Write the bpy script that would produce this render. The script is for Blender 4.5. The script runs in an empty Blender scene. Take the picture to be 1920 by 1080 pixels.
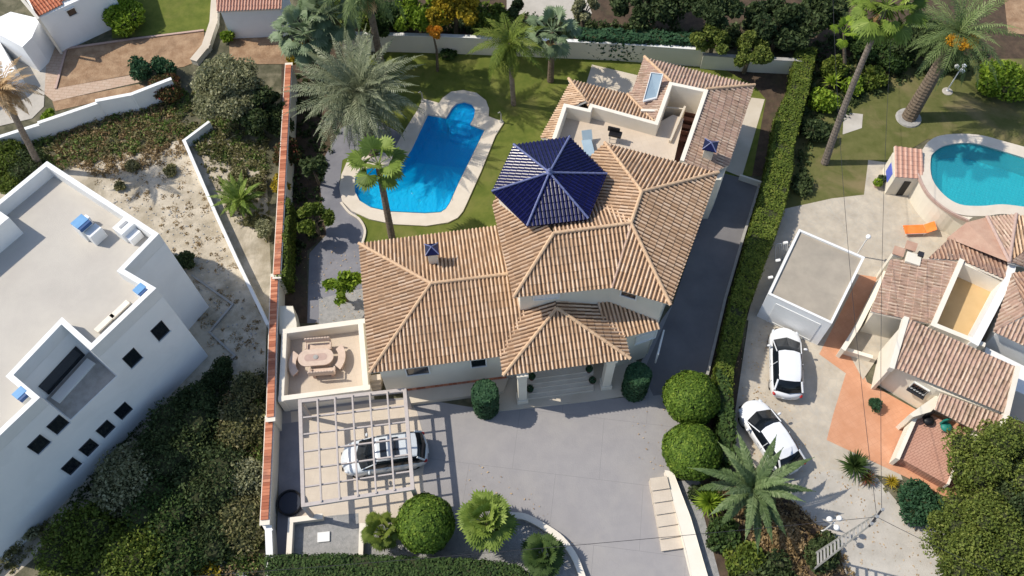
import bpy, bmesh, math, random
import numpy as np
from mathutils import Vector, Matrix
from mathutils.geometry import tessellate_polygon
random.seed(7); rng=np.random.default_rng(11)
S=bpy.context.scene; C=S.collection
# ---------------------------------------------------------------- camera, sky, sun, exposure
H=44.0; F=1600.0
_d=np.array([22.0,900.0,F]); _d/=np.linalg.norm(_d)
_x=np.array([1.0,0,0])-_d[0]*_d; _x/=np.linalg.norm(_x)
_y=np.cross(_d,_x)
cam=bpy.data.cameras.new('camera'); cam.lens=30; cam.sensor_width=36; cam.clip_end=2000
co=bpy.data.objects.new('camera',cam); C.objects.link(co)
M=Matrix(((_x[0],-_x[1],-_x[2]),(-_y[0],_y[1],_y[2]),(-_d[0],_d[1],_d[2]))).to_4x4()
M.translation=(0,0,H); co.matrix_world=M; S.camera=co
AZ=math.radians(-12.5); EL=math.radians(49)      # direction in which shadows fall, sun height
W=bpy.data.worlds.new('World'); S.world=W; W.use_nodes=True
nt=W.node_tree; bg=nt.nodes['Background']; sky=nt.nodes.new('ShaderNodeTexSky')
sky.sky_type='NISHITA'; sky.sun_disc=False; sky.sun_elevation=EL; sky.sun_rotation=math.radians(-77.5)
nt.links.new(sky.outputs[0],bg.inputs[0]); bg.inputs[1].default_value=0.15
sl=bpy.data.lights.new('sun','SUN'); sl.energy=4.0; sl.angle=math.radians(0.6); sl.color=(1,.93,.82)
so=bpy.data.objects.new('sun',sl); C.objects.link(so); so.location=(-40,20,60)
so.rotation_euler=Vector((math.cos(AZ)*math.cos(EL),math.sin(AZ)*math.cos(EL),-math.sin(EL))).to_track_quat('-Z','Y').to_euler()
S.view_settings.view_transform='Standard'; S.view_settings.look='None'; S.view_settings.exposure=0.12
# ---------------------------------------------------------------- helpers
def P(px,py,z=0.0):
    "surveyed photo point -> world point at height z"
    r=np.array([px-960,py-540,F]); k=(H-z)/(r@_d)
    return Vector((r@_x*k,-(r@_y)*k,z))
def PL(pts,z): return [P(x,y,z) for x,y in pts]
def onplane(px,py,a,b,c):
    n=(b-a).cross(c-a); r=P(px,py,0)-Vector((0,0,H)); o=Vector((0,0,H))
    t=n.dot(a-o)/n.dot(r); return o+r*t
def material(name,col,rough=0.8,col2=None,scale=3.0,detail=6,bump=0.0,bscale=None,spec=0.3,attr=None,cols=None,metal=0.0,mottle=0.0,mcol=None,mscale=.5,trans=0.0,coat=0.0):
    m=bpy.data.materials.new(name); m.use_nodes=True; n=m.node_tree.nodes; l=m.node_tree.links
    b=n['Principled BSDF']; b.inputs['Roughness'].default_value=rough; b.inputs['Metallic'].default_value=metal
    b.inputs['Specular IOR Level'].default_value=spec; b.inputs['Base Color'].default_value=(*col,1)
    if coat: b.inputs['Coat Weight'].default_value=coat; b.inputs['Coat Roughness'].default_value=.05
    geo=n.new('ShaderNodeNewGeometry'); out=None
    def noise(s,d=detail,dist=0):
        t=n.new('ShaderNodeTexNoise'); t.inputs['Scale'].default_value=s; t.inputs['Detail'].default_value=d
        t.inputs['Roughness'].default_value=.62; t.inputs['Distortion'].default_value=dist
        l.new(geo.outputs['Position'],t.inputs['Vector']); return t.outputs['Fac']
    def ramp(fac,stops):
        r=n.new('ShaderNodeValToRGB'); e=r.color_ramp.elements
        while len(e)<len(stops): e.new(.5)
        for i,(p,c) in enumerate(stops): e[i].position=p; e[i].color=(*c,1)
        l.new(fac,r.inputs[0]); return r.outputs[0]
    def mix(f,a,b2,mode='MIX'):
        x=n.new('ShaderNodeMix'); x.data_type='RGBA'; x.blend_type=mode
        if isinstance(f,float): x.inputs[0].default_value=f
        else: l.new(f,x.inputs[0])
        l.new(a,x.inputs[6]); l.new(b2,x.inputs[7]); return x.outputs[2]
    if attr:
        a=n.new('ShaderNodeAttribute'); a.attribute_name='tint'
        k=len(cols); out=ramp(a.outputs['Fac'],[(i/(k-1),c) for i,c in enumerate(cols)])
        if col2: out=mix(ramp(noise(scale),[(.42,(0,0,0)),(.62,(1,1,1))]),out,ramp(noise(scale*3),[(.3,col2),(.7,tuple(c*1.2 for c in col2))]))
    elif col2: out=ramp(noise(scale),[(.36,col),(.66,col2)])
    if mcol:
        if out is None:
            rg=n.new('ShaderNodeRGB'); rg.outputs[0].default_value=(*col,1); out=rg.outputs[0]
        rg=n.new('ShaderNodeRGB'); rg.outputs[0].default_value=(*mcol,1)
        out=mix(ramp(noise(mscale,8,.6),[(.5-.0*mottle,(0,0,0)),(.68,(mottle,)*3)]),out,rg.outputs[0])
    if out is not None: l.new(out,b.inputs['Base Color'])
    if bump:
        bp=n.new('ShaderNodeBump'); bp.inputs['Strength'].default_value=bump; bp.inputs['Distance'].default_value=.05
        l.new(noise(bscale or scale*4,8),bp.inputs['Height']); l.new(bp.outputs[0],b.inputs['Normal'])
    if trans:
        tr=n.new('ShaderNodeBsdfTranslucent'); mx=n.new('ShaderNodeMixShader'); mx.inputs[0].default_value=trans
        if out is not None: l.new(out,tr.inputs[0])
        else: tr.inputs[0].default_value=(*col,1)
        l.new(b.outputs[0],mx.inputs[1]); l.new(tr.outputs[0],mx.inputs[2]); l.new(mx.outputs[0],n['Material Output'].inputs[0])
    return m
def tiledmat(name,col,col2,sx,sy,rot,mortar=(.3,.28,.25),msize=.015,mcol=None,rough=.75,voronoi=False):
    "paving: brick joints or crazy-paving cells over a mottled colour"
    m=material(name,col,rough,col2,1.3,mottle=.6 if mcol else 0,mcol=mcol,mscale=.35,bump=.25,bscale=14)
    n=m.node_tree.nodes; l=m.node_tree.links; b=n['Principled BSDF']; src=b.inputs['Base Color'].links[0].from_socket
    geo=n.new('ShaderNodeNewGeometry'); mp=n.new('ShaderNodeMapping'); mp.inputs['Rotation'].default_value=(0,0,rot)
    l.new(geo.outputs['Position'],mp.inputs[0])
    x=n.new('ShaderNodeMix'); x.data_type='RGBA'; l.new(src,x.inputs[6]); x.inputs[7].default_value=(*mortar,1)
    if voronoi:
        v=n.new('ShaderNodeTexVoronoi'); v.feature='DISTANCE_TO_EDGE'; v.inputs['Scale'].default_value=sx; l.new(mp.outputs[0],v.inputs['Vector'])
        r=n.new('ShaderNodeValToRGB'); r.color_ramp.elements[0].position=msize; r.color_ramp.elements[0].color=(.6,.6,.6,1); r.color_ramp.elements[1].position=msize*2.2; r.color_ramp.elements[1].color=(0,0,0,1)
        l.new(v.outputs['Distance'],r.inputs[0]); l.new(r.outputs[0],x.inputs[0])
    else:
        k=n.new('ShaderNodeTexBrick'); k.inputs['Scale'].default_value=1; k.inputs['Brick Width'].default_value=sx; k.inputs['Row Height'].default_value=sy
        k.inputs['Mortar Size'].default_value=msize; k.offset=.0 if sx==sy else .5; l.new(mp.outputs[0],k.inputs[0]); l.new(k.outputs['Fac'],x.inputs[0])
    l.new(x.outputs[2],b.inputs['Base Color']); return m
m=material
TC=[(.09,.05,.028),(.22,.13,.075),(.52,.34,.205),(.64,.445,.29),(.7,.53,.38)]
MAT=dict(
 tile=m('roof_tile',(.5,.35,.22),.85,attr=1,cols=TC,mottle=.6,mcol=(.31,.205,.13),mscale=.75),
 tile_old=m('old_roof_tile',(.45,.3,.22),.9,(.4,.27,.21),2.0,attr=1,cols=[(.14,.085,.06),(.33,.22,.155),(.47,.34,.25),(.62,.49,.38),(.38,.25,.18)],mottle=.65,mcol=(.25,.18,.12),mscale=1.3),
 tile_rust=m('weathered_roof_tile',(.4,.26,.18),.9,(.22,.14,.11),1.6,attr=1,cols=[(.17,.09,.06),(.3,.17,.11),(.44,.28,.19),(.55,.39,.28)],mottle=.7,mcol=(.2,.16,.13),mscale=.9),
 tile_pink=m('faded_pink_tile',(.5,.3,.2),.85,attr=1,cols=[(.42,.22,.16),(.52,.3,.22),(.6,.38,.29)]),
 garage_roof=m('beige_screed',(.4,.35,.28),.95,(.33,.29,.235),.9,mottle=.6,mcol=(.3,.27,.22),mscale=.7,bump=.2,bscale=12),
 tile_red=m('red_roof_tile',(.5,.2,.12),.85,attr=1,cols=[(.3,.09,.045),(.5,.17,.09),(.6,.27,.16)]),
 tile_plain=m('plain_pink_tile',(.42,.25,.18),.9,(.5,.33,.24),1.1,bump=.5,bscale=10),
 cap=m('ridge_tile',(.64,.45,.28),.85,(.5,.33,.21),4),
 blue=m('blue_glazed_tile',(.01,.014,.09),.2,attr=1,cols=[(.004,.004,.03),(.006,.007,.05),(.011,.013,.085)],spec=.42),
 bluecap=m('blue_glazed_ridge',(.09,.11,.24),.25,(.17,.19,.34),9,spec=.6),
 wall=m('cream_render',(.74,.69,.58),.9,(.69,.64,.53),.7,bump=.05),
 wallw=m('white_render',(.88,.88,.87),.9,(.82,.83,.83),.35,mottle=.35,mcol=(.74,.74,.73),mscale=.6,bump=.04),
 parapet=m('cream_coping',(.78,.72,.62),.85,(.74,.68,.57),1.5),
 white=m('white_paint',(.8,.8,.78),.6,(.76,.76,.74),2),
 roofgrey=m('gravel_roof',(.52,.485,.425),.95,(.475,.44,.39),.6,mottle=.4,mcol=(.43,.4,.355),mscale=.5,bump=.3,bscale=25),
 terrace=tiledmat('terrace_tile',(.58,.49,.39),(.53,.44,.345),.4,.4,-.3,(.51,.43,.335),.01),
 stone=m('pale_stone',(.64,.5,.4),.8,(.56,.43,.34),5,bump=.2),
 stonedk=m('pink_stone',(.5,.36,.3),.8,(.44,.31,.26),5,bump=.2),
 drive=tiledmat('grey_driveway',(.285,.272,.272),(.315,.3,.295),4.6,3.4,.13,(.24,.23,.23),.012,mcol=(.35,.33,.31)),
 drive2=m('shade_darkened_driveway',(.15,.145,.15),.85,(.19,.182,.185),.6,mottle=.4,mcol=(.2,.2,.2),mscale=.3,bump=.2,bscale=30),
 path=m('dark_grey_path',(.17,.17,.19),.85,(.22,.22,.24),.6,mottle=.5,mcol=(.28,.27,.28),mscale=.5),
 beige=tiledmat('beige_paving',(.6,.52,.42),(.54,.465,.375),.42,.42,.13,(.54,.465,.375),.01),
 cream=m('cream_paving',(.6,.53,.43),.85,(.54,.47,.37),.8),
 terra=tiledmat('terracotta_paving',(.6,.31,.185),(.53,.255,.14),.3,.3,-.45,(.52,.26,.15),.01,mcol=(.62,.36,.23)),
 terradk=m('terracotta_floor',(.13,.06,.045),.7,(.16,.075,.055),2),
 flag=tiledmat('pale_flagstones',(.54,.48,.385),(.41,.36,.29),1.9,1,0,(.44,.41,.355),.02,mcol=(.42,.37,.3),voronoi=True),
 lane=m('concrete_lane',(.5,.46,.4),.9,(.4,.37,.32),.8,mottle=.7,mcol=(.55,.52,.46),mscale=.35,bump=.3,bscale=12),
 lawn=m('lawn_grass',(.1,.13,.025),1,(.155,.175,.038),1.4,mottle=.7,mcol=(.2,.19,.06),mscale=.4,bump=.6,bscale=40,spec=.1),
 lawn2=m('neighbour_grass',(.105,.115,.035),1,(.15,.15,.055),1.2,mottle=.9,mcol=(.24,.19,.1),mscale=.3,bump=.6,bscale=40,spec=.1),
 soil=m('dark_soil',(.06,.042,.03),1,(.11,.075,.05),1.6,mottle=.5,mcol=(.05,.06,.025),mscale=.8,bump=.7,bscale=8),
 scrubsoil=m('scrub_soil',(.07,.07,.04),1,(.13,.12,.075),1.5,mottle=.6,mcol=(.25,.22,.15),mscale=.9,bump=.8,bscale=6),
 sand=m('sandy_ground',(.37,.315,.23),1,(.6,.53,.42),.75,mottle=.8,mcol=(.22,.19,.13),mscale=.45,bump=.8,bscale=7),
 earth=m('terraced_earth',(.27,.165,.095),1,(.42,.285,.175),1.3,mottle=.7,mcol=(.2,.125,.075),mscale=.8,bump=1,bscale=9),
 brickpath=tiledmat('brick_edging',(.46,.32,.23),(.5,.39,.3),.5,.25,.1,(.38,.27,.19),.02),
 coping=m('pool_coping',(.66,.59,.49),.8,(.6,.53,.43),1.6,bump=.1),
 orange=m('orange_tile',(.55,.19,.09),.8,attr=1,cols=[(.33,.1,.05),(.52,.19,.1),(.64,.28,.16)],mottle=.7,mcol=(.3,.13,.09),mscale=.8),
 carglass=m('car_glass',(.008,.011,.015),.12,spec=.35),
 glass=m('dark_glass',(.012,.016,.022),.08,spec=.8),
 frame=m('white_frame',(.72,.72,.7),.5),
 dark=m('dark_metal',(.03,.03,.035),.5),
 black=m('black_plastic',(.012,.012,.014),.45),
 trunk=m('palm_bark',(.2,.155,.11),.95,(.12,.09,.065),6,bump=1,bscale=14),
 trunkg=m('grey_palm_bark',(.24,.2,.165),.95,(.15,.125,.1),5,bump=1,bscale=14),
 bark=m('tree_bark',(.1,.075,.05),.95,(.17,.14,.1),7,bump=1),
 steel=m('grey_metal',(.32,.33,.34),.5,metal=.3),
 concrete=m('weathered_concrete',(.4,.385,.36),.9,(.31,.3,.275),2.5),
 carwhite=m('white_car_paint',(.78,.79,.8),.3,spec=.5,coat=.8),
 carsilver=m('pale_silver_car_paint',(.6,.64,.66),.3,spec=.5,coat=.8),
 rubber=m('tyre_rubber',(.02,.02,.02),.9), rim=m('alloy_rim',(.45,.46,.48),.35,metal=.7),
 lampred=m('red_lens',(.4,.02,.02),.3), lampclr=m('clear_lens',(.6,.63,.66),.15),
 globe=m('white_globe',(.85,.85,.83),.35),
 fabric=m('orange_fabric',(.85,.19,.03),.8,(.9,.25,.06),2),
 bluep=m('blue_vent_paint',(.16,.36,.6),.5,(.13,.31,.55),3), bluedk=m('dark_blue_paint',(.03,.09,.24),.5),  # louvres use a darker blue than the caps
 bluesign=m('blue_painted_relief',(.1,.14,.55),.6),
 solar=m('solar_glass',(.3,.4,.47),.25,(.36,.46,.52),.8,spec=.6),
 yellow=m('ochre_floor',(.55,.38,.19),.9,(.5,.34,.16),1),
 poolblue=tiledmat('pool_mosaic',(.04,.5,.88),(.06,.56,.92),.25,.25,.5,(.08,.6,.9),.02),
 poolmid=tiledmat('mid_pool_mosaic',(.07,.62,.9),(.1,.68,.93),.25,.25,.5,(.12,.7,.92),.02),
 poolpale=tiledmat('pale_pool_mosaic',(.1,.75,.9),(.13,.8,.93),.25,.25,.5,(.15,.82,.92),.02),
 poolcyan=tiledmat('cyan_pool_mosaic',(.06,.55,.62),(.09,.62,.68),.2,.2,.5,(.05,.5,.58),.02),
 gravel=m('grey_gravel',(.27,.27,.26),.95,(.36,.35,.34),4,bump=.8,bscale=20),
 green=m('green_plastic',(.02,.2,.16),.5),
 teal=m('dark_teal_cover',(.03,.035,.05),.7),
)
def folmat(name,cols,trans=.3,rough=.65):
    cols=[tuple(min(.85,v*1.3) for v in c) for c in cols]; return m(name,cols[0],rough,attr=1,cols=cols,trans=trans,spec=.2)
FOL=dict(
 topiary=folmat('clipped_foliage',[(.045,.085,.012),(.1,.165,.02),(.19,.25,.035)]),
 topdark=folmat('dark_clipped_foliage',[(.018,.05,.025),(.035,.085,.038),(.06,.12,.055)]),
 hedge=folmat('hedge_foliage',[(.05,.075,.013),(.1,.14,.02),(.19,.21,.04)]),
 hedgedk=folmat('dark_hedge_foliage',[(.02,.04,.012),(.045,.08,.02),(.08,.12,.03)]),
 olive=folmat('olive_foliage',[(.12,.13,.06),(.24,.24,.13),(.4,.39,.25)]),
 scrub=folmat('scrub_foliage',[(.09,.095,.035),(.18,.17,.07),(.32,.28,.16)]),
 dryscrub=folmat('dry_scrub_foliage',[(.16,.11,.05),(.28,.2,.1),(.42,.32,.19)]),
 weed=folmat('weed_foliage',[(.06,.095,.025),(.13,.19,.045),(.22,.28,.08)]),
 darkbush=folmat('dark_bush_foliage',[(.025,.038,.014),(.055,.08,.028),(.12,.15,.055)]),
 pine=folmat('pine_foliage',[(.06,.085,.018),(.125,.16,.03),(.24,.26,.065)]),
 pinedk=folmat('dark_pine_foliage',[(.02,.035,.012),(.05,.075,.028),(.1,.13,.05)]),
 lime=folmat('lime_foliage',[(.07,.12,.012),(.16,.24,.02),(.3,.38,.05)]),
 yellow=folmat('golden_foliage',[(.14,.12,.01),(.34,.25,.02),(.5,.38,.04)]),
 orange=folmat('orange_foliage',[(.4,.16,.01),(.55,.24,.02),(.6,.32,.04)]),
 bougain=folmat('bougainvillea_foliage',[(.04,.055,.015),(.08,.07,.025),(.24,.05,.04)]),
 datep=folmat('silver_palm_leaf',[(.06,.075,.04),(.14,.16,.09),(.3,.31,.2)],.15,.45),
 canary=folmat('green_palm_leaf',[(.04,.065,.02),(.1,.14,.045),(.2,.25,.1)],.2,.5),
 greypalm=folmat('grey_green_palm_leaf',[(.035,.06,.022),(.08,.12,.045),(.19,.24,.11)],.12,.45),
 fan=folmat('fan_palm_leaf',[(.05,.08,.015),(.13,.19,.03),(.27,.33,.08)],.25,.5),
 fansilver=folmat('silver_fan_leaf',[(.06,.09,.04),(.14,.19,.1),(.27,.32,.21)],.15,.5),
 skirt=folmat('dry_palm_leaf',[(.2,.12,.05),(.36,.24,.12),(.5,.36,.2)],.1),
 fruit=folmat('orange_fruit_cluster',[(.5,.2,.01),(.7,.33,.02),(.75,.45,.05)],0),
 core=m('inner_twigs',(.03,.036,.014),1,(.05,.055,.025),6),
)
class MB:
    def __init__(s): s.v=[]; s.f=[]; s.mi=[]
    def add(s,vs,fs,mi=0):
        o=len(s.v); s.v+= [tuple(v) for v in vs]; s.f+=[tuple(i+o for i in f) for f in fs]; s.mi+=[mi]*len(fs); return s
    def box(s,c,sz,rz=0,mi=0,tilt=None):
        hx,hy,hz=[q/2 for q in sz]; R=Matrix.Rotation(rz,3,'Z')
        if tilt: R=R@tilt
        vs=[Vector(c)+R@Vector((a*hx,b*hy,d*hz)) for d in(-1,1) for b in(-1,1) for a in(-1,1)]
        return s.add(vs,[(0,2,3,1),(4,5,7,6),(0,1,5,4),(2,6,7,3),(1,3,7,5),(0,4,6,2)],mi)
    def prism(s,pts,z0,z1,mi=0,top_mi=None,holes=()):
        loops=[[Vector((p[0],p[1],0)) for p in pts]]+[[Vector((p[0],p[1],0)) for p in h] for h in holes]
        flat=[p for lp in loops for p in lp]; n=len(flat); tri=tessellate_polygon(loops)
        vs=[(p.x,p.y,z1) for p in flat]+[(p.x,p.y,z0) for p in flat]
        up=[]; dn=[]
        for a,b,c in tri:
            cr=(flat[b]-flat[a]).cross(flat[c]-flat[a]).z
            if abs(cr)<1e-9: continue
            t=(a,b,c) if cr>0 else (a,c,b); up.append(t); dn.append((t[0]+n,t[2]+n,t[1]+n))
        s.add(vs,up,mi if top_mi is None else top_mi); o=len(s.v)-2*n; sd=[]
        k=0
        for li,lp in enumerate(loops):
            ar=sum(lp[i].x*lp[(i+1)%len(lp)].y-lp[(i+1)%len(lp)].x*lp[i].y for i in range(len(lp)))
            for i in range(len(lp)):
                a=k+i; b=k+(i+1)%len(lp)
                ccw=(ar>0)!=(li>0)
                sd.append((b,a,a+n,b+n) if not ccw else (a,b,b+n,a+n))
            k+=len(lp)
        sd=[(f[3],f[2],f[1],f[0]) if 0 else f for f in sd]
        s.f+=[tuple(i+o for i in f) for f in dn]+[tuple(i+o for i in f) for f in sd]; s.mi+=[mi]*(len(dn)+len(sd)); return s
    def tube(s,pts,rad,n=8,mi=0,cap=True):
        pts=[Vector(p) for p in pts]; rr=rad if isinstance(rad,(list,tuple)) else [rad]*len(pts); vs=[];fs=[]
        for i,p in enumerate(pts):
            d=(pts[min(i+1,len(pts)-1)]-pts[max(i-1,0)]).normalized()
            a=d.cross(Vector((0,0,1)) if abs(d.z)<.9 else Vector((1,0,0))).normalized(); b=d.cross(a)
            for k in range(n):
                t=2*math.pi*k/n; vs.append(p+(a*math.cos(t)+b*math.sin(t))*rr[i])
        for i in range(len(pts)-1):
            for k in range(n):
                k2=(k+1)%n; fs.append((i*n+k,i*n+k2,(i+1)*n+k2,(i+1)*n+k))
        if cap: fs.append(tuple(range(n))[::-1]); fs.append(tuple((len(pts)-1)*n+k for k in range(n)))
        return s.add(vs,fs,mi)
    def lathe(s,c,prof,n=20,mi=0):
        vs=[];fs=[]
        for r,z in prof:
            for k in range(n):
                t=2*math.pi*k/n; vs.append((c[0]+r*math.cos(t),c[1]+r*math.sin(t),c[2]+z))
        for i in range(len(prof)-1):
            for k in range(n):
                k2=(k+1)%n; fs.append((i*n+k,i*n+k2,(i+1)*n+k2,(i+1)*n+k))
        fs.append(tuple(range(n))[::-1]); fs.append(tuple((len(prof)-1)*n+k for k in range(n)))
        return s.add(vs,fs,mi)
    def ball(s,c,r,mi=0,n=14):
        if not isinstance(r,(tuple,list)): r=(r,r,r)
        vs=[];fs=[]; m_=n//2
        for i in range(1,m_):
            ph=math.pi*i/m_
            for k in range(n):
                t=2*math.pi*k/n; vs.append((c[0]+r[0]*math.sin(ph)*math.cos(t),c[1]+r[1]*math.sin(ph)*math.sin(t),c[2]+r[2]*math.cos(ph)))
        for i in range(m_-2):
            for k in range(n): fs.append((i*n+k,(i+1)*n+k,(i+1)*n+(k+1)%n,i*n+(k+1)%n))
        vs.append((c[0],c[1],c[2]+r[2])); vs.append((c[0],c[1],c[2]-r[2])); T=len(vs)-2
        for k in range(n): fs.append((T,k,(k+1)%n)); fs.append((T+1,(m_-2)*n+(k+1)%n,(m_-2)*n+k))
        return s.add(vs,fs,mi)
    def build(s,name,mats,parent=None,smooth=False,bevel=0,tint=False):
        me=bpy.data.meshes.new(name)
        off=parent_loc(parent)
        me.from_pydata([(v[0]-off.x,v[1]-off.y,v[2]-off.z) for v in s.v],[],s.f)
        if not isinstance(mats,(list,tuple)): mats=[mats]
        for q in mats: me.materials.append(q)
        me.polygons.foreach_set('material_index',s.mi)
        if smooth: me.polygons.foreach_set('use_smooth',[True]*len(s.f))
        if tint:
            a=me.attributes.new('tint','FLOAT','FACE'); a.data.foreach_set('value',np.repeat(rng.random((len(s.f)+tint-1)//tint),tint)[:len(s.f)] if tint is not True else rng.random(len(s.f)))
        me.update(); o=bpy.data.objects.new(name,me); C.objects.link(o)
        if parent: o.parent=parent
        if bevel:
            b=o.modifiers.new('bevel','BEVEL'); b.width=bevel; b.segments=2; b.limit_method='ANGLE'
        return o
def parent_loc(p):
    v=Vector((0,0,0))
    while p is not None: v+=p.location; p=p.parent
    return v
def tag(o,label,cat=None,group=None,kind=None):
    if label: o['label']=label
    if cat: o['category']=cat
    if group: o['group']=group
    if kind: o['kind']=kind
    return o
def thing(name,label,cat,loc,group=None):
    o=bpy.data.objects.new(name,None); C.objects.link(o); o.location=loc; o.empty_display_size=.3
    return tag(o,label,cat,group)
def np_mesh(name,V,Q,mat,parent=None,tint=None,smooth=False):
    "V: Nx3, Q: Mx4 quads"
    off=parent_loc(parent); V=V-np.array(off); me=bpy.data.meshes.new(name)
    me.vertices.add(len(V)); me.vertices.foreach_set('co',V.astype(np.float32).ravel())
    k=Q.shape[1]; me.loops.add(Q.size); me.loops.foreach_set('vertex_index',Q.astype(np.int32).ravel())
    me.polygons.add(len(Q)); me.polygons.foreach_set('loop_start',np.arange(0,Q.size,k,dtype=np.int32))
    me.materials.append(mat)
    if tint is not None:
        a=me.attributes.new('tint','FLOAT','FACE'); a.data.foreach_set('value',np.clip(tint,0,1).astype(np.float32))
    me.update(calc_edges=True); me.validate()
    o=bpy.data.objects.new(name,me); C.objects.link(o)
    if parent: o.parent=parent
    return o
SHEETS=[0]
def sheet(name,pts,z,mat,label,cat=None,holes=(),thick=.0,kind='structure'):
    SHEETS[0]+=1; z+=.0007*SHEETS[0]; b=MB(); pp=PL(pts,z)
    if thick: b.prism(pp,z-thick,z,holes=[PL(h,z) for h in holes])
    else:
        loops=[[Vector((p.x,p.y,0)) for p in pp]]+[[Vector((q.x,q.y,0)) for q in PL(h,z)] for h in holes]
        flat=[p for lp in loops for p in lp]; fs=[]
        for t in tessellate_polygon(loops):
            a,c,d=t; cr=(flat[c]-flat[a]).cross(flat[d]-flat[a]).z
            if abs(cr)>1e-9: fs.append(t if cr>0 else (a,d,c))
        b.add([(p.x,p.y,z) for p in flat],fs)
    o=b.build(name,mat); return tag(o,label,cat,None,kind)
def smooth_px(pts,n=6,closed=True):
    "Catmull-Rom through the surveyed outline"
    out=[]; N=len(pts)
    for i in range(N if closed else N-1):
        p=[np.array(pts[(i+k)%N if closed else min(max(i+k,0),N-1)],float) for k in(-1,0,1,2)]
        for j in range(n):
            t=j/n; q=.5*((2*p[1])+(-p[0]+p[2])*t+(2*p[0]-5*p[1]+4*p[2]-p[3])*t*t+(-p[0]+3*p[1]-3*p[2]+p[3])*t**3); out.append(tuple(q))
    if not closed: out.append(tuple(pts[-1]))
    return out
# ---------------------------------------------------------------- tiled roofs
def inset(pts,d):
    "move the edges of a polygon inward by d (xy)"
    n=len(pts); p=[Vector((q[0],q[1])) for q in pts]
    ar=sum(p[i].x*p[(i+1)%n].y-p[(i+1)%n].x*p[i].y for i in range(n)); sg=1 if ar>0 else -1; out=[]
    for i in range(n):
        a,b,c=p[i-1],p[i],p[(i+1)%n]; e1=(b-a).normalized(); e2=(c-b).normalized()
        n1=Vector((-e1.y,e1.x))*sg; n2=Vector((-e2.y,e2.x))*sg; k=(n1+n2); k/=max(.25,k.dot(n1)); out.append(b+k*d)
    return [(q.x,q.y) for q in out]
def tiled(pts,name,mat,parent,sp=.21,course=.42,h=.07,edge=None,down=None,thick=.14,messy=0,edgemat=None):
    pts=[Vector(p) for p in pts]; n=Vector((0,0,0))
    for i in range(len(pts)):
        a,b=pts[i],pts[(i+1)%len(pts)]; n+=a.cross(b)
    n.normalize()
    if n.z<0: n=-n; pts=pts[::-1]
    dn=Vector((n.x,n.y,0)) if down is None else Vector(down); dn=(dn-n*dn.dot(n)).normalized(); vv=n.cross(dn).normalized()
    o=pts[0]; bm=bmesh.new(); bm.faces.new([bm.verts.new(p-n*((p-o).dot(n))) for p in pts]); 
    vs=[(p-o).dot(vv) for p in pts]; us=[(p-o).dot(dn) for p in pts]
    prof=[(0,0),(.1,.55),(.28,1.0),(.46,.55),(.56,0),(.78,-.35)]
    def cut(pt,no):
        bmesh.ops.bisect_plane(bm,geom=bm.verts[:]+bm.edges[:]+bm.faces[:],plane_co=pt,plane_no=no,dist=1e-5)
    k0=math.floor(min(vs)/sp); k1=math.ceil(max(vs)/sp)
    for k in range(k0,k1+1):
        for ph,_ in prof: 
            v=(k+ph)*sp
            if min(vs)<v<max(vs): cut(o+vv*v,vv)
    u0=math.floor(min(us)/course); u1=math.ceil(max(us)/course)
    for k in range(u0,u1+1):
        for e in(0,.035):
            u=k*course+e
            if min(us)<u<max(us): cut(o+dn*u,dn)
    L=bm.faces.layers.float.new('tint'); r=random.Random(int(abs(o.x*77+o.y*13)*10)); hs={}
    for f in bm.faces:
        c=f.calc_center_median()-o; v=c.dot(vv)/sp; kv=math.floor(v); ku=math.floor(c.dot(dn)/course+.001); cov=(v-kv)<.56
        key=(kv,ku,cov)
        if key not in hs: hs[key]=(r.random()**1.2*.42+.56) if cov else r.random()*.26  # channels get a darker colour, standing in for shade between cover tiles
        f[L]=hs[key]; f.smooth=False
    offs={}
    for v in bm.verts:
        c=v.co-o; q=c.dot(vv)/sp; kv=math.floor(q+1e-4); ph=min(max(q-kv,0),1)
        xs=[p[0] for p in prof]+[1]; ys=[p[1] for p in prof]+[0]; y=np.interp(ph,xs,ys)
        t=c.dot(dn)/course; ku=math.floor(t+1e-3); tf=t-ku; st=np.interp(tf,[0,.07,1],[0.028,0,.028]) if tf>.01 else .028
        key=(kv if ph>.01 else kv,ku)
        if messy:
            if key not in offs: offs[key]=r.uniform(-1,1)*messy
            st+=offs[key]
        v.co+=n*(h*y+st*.9)
    me=bpy.data.meshes.new(name); bm.to_mesh(me); bm.free()
    # slab below
    base=len(me.vertices); off=parent_loc(parent)
    V=[tuple(v.co-off) for v in me.vertices]; Fc=[tuple(p.vertices) for p in me.polygons]; T=[0]*len(Fc); me.attributes['tint'].data.foreach_get('value',T)
    N=len(pts); pts=[p-n*((p-o).dot(n)) for p in pts]; up=[p-n*.04-off for p in pts]; lo=[p-n*thick-off for p in pts]
    V+= [tuple(p) for p in up+lo]; sf=[tuple(base+i for i in range(N))[::1],tuple(base+N+i for i in range(N))[::-1]]+[(base+i,base+N+i,base+N+(i+1)%N,base+(i+1)%N) for i in range(N)]
    bpy.data.meshes.remove(me); me=bpy.data.meshes.new(name); me.from_pydata(V,[],Fc+sf)
    me.materials.append(mat); me.materials.append(edgemat or MAT['parapet']); me.polygons.foreach_set('material_index',[0]*len(Fc)+[1]*len(sf))
    a=me.attributes.new('tint','FLOAT','FACE'); a.data.foreach_set('value',T+[.5]*len(sf)); me.update()
    ob=bpy.data.objects.new(name,me); C.objects.link(ob); ob.parent=parent; return ob
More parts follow.
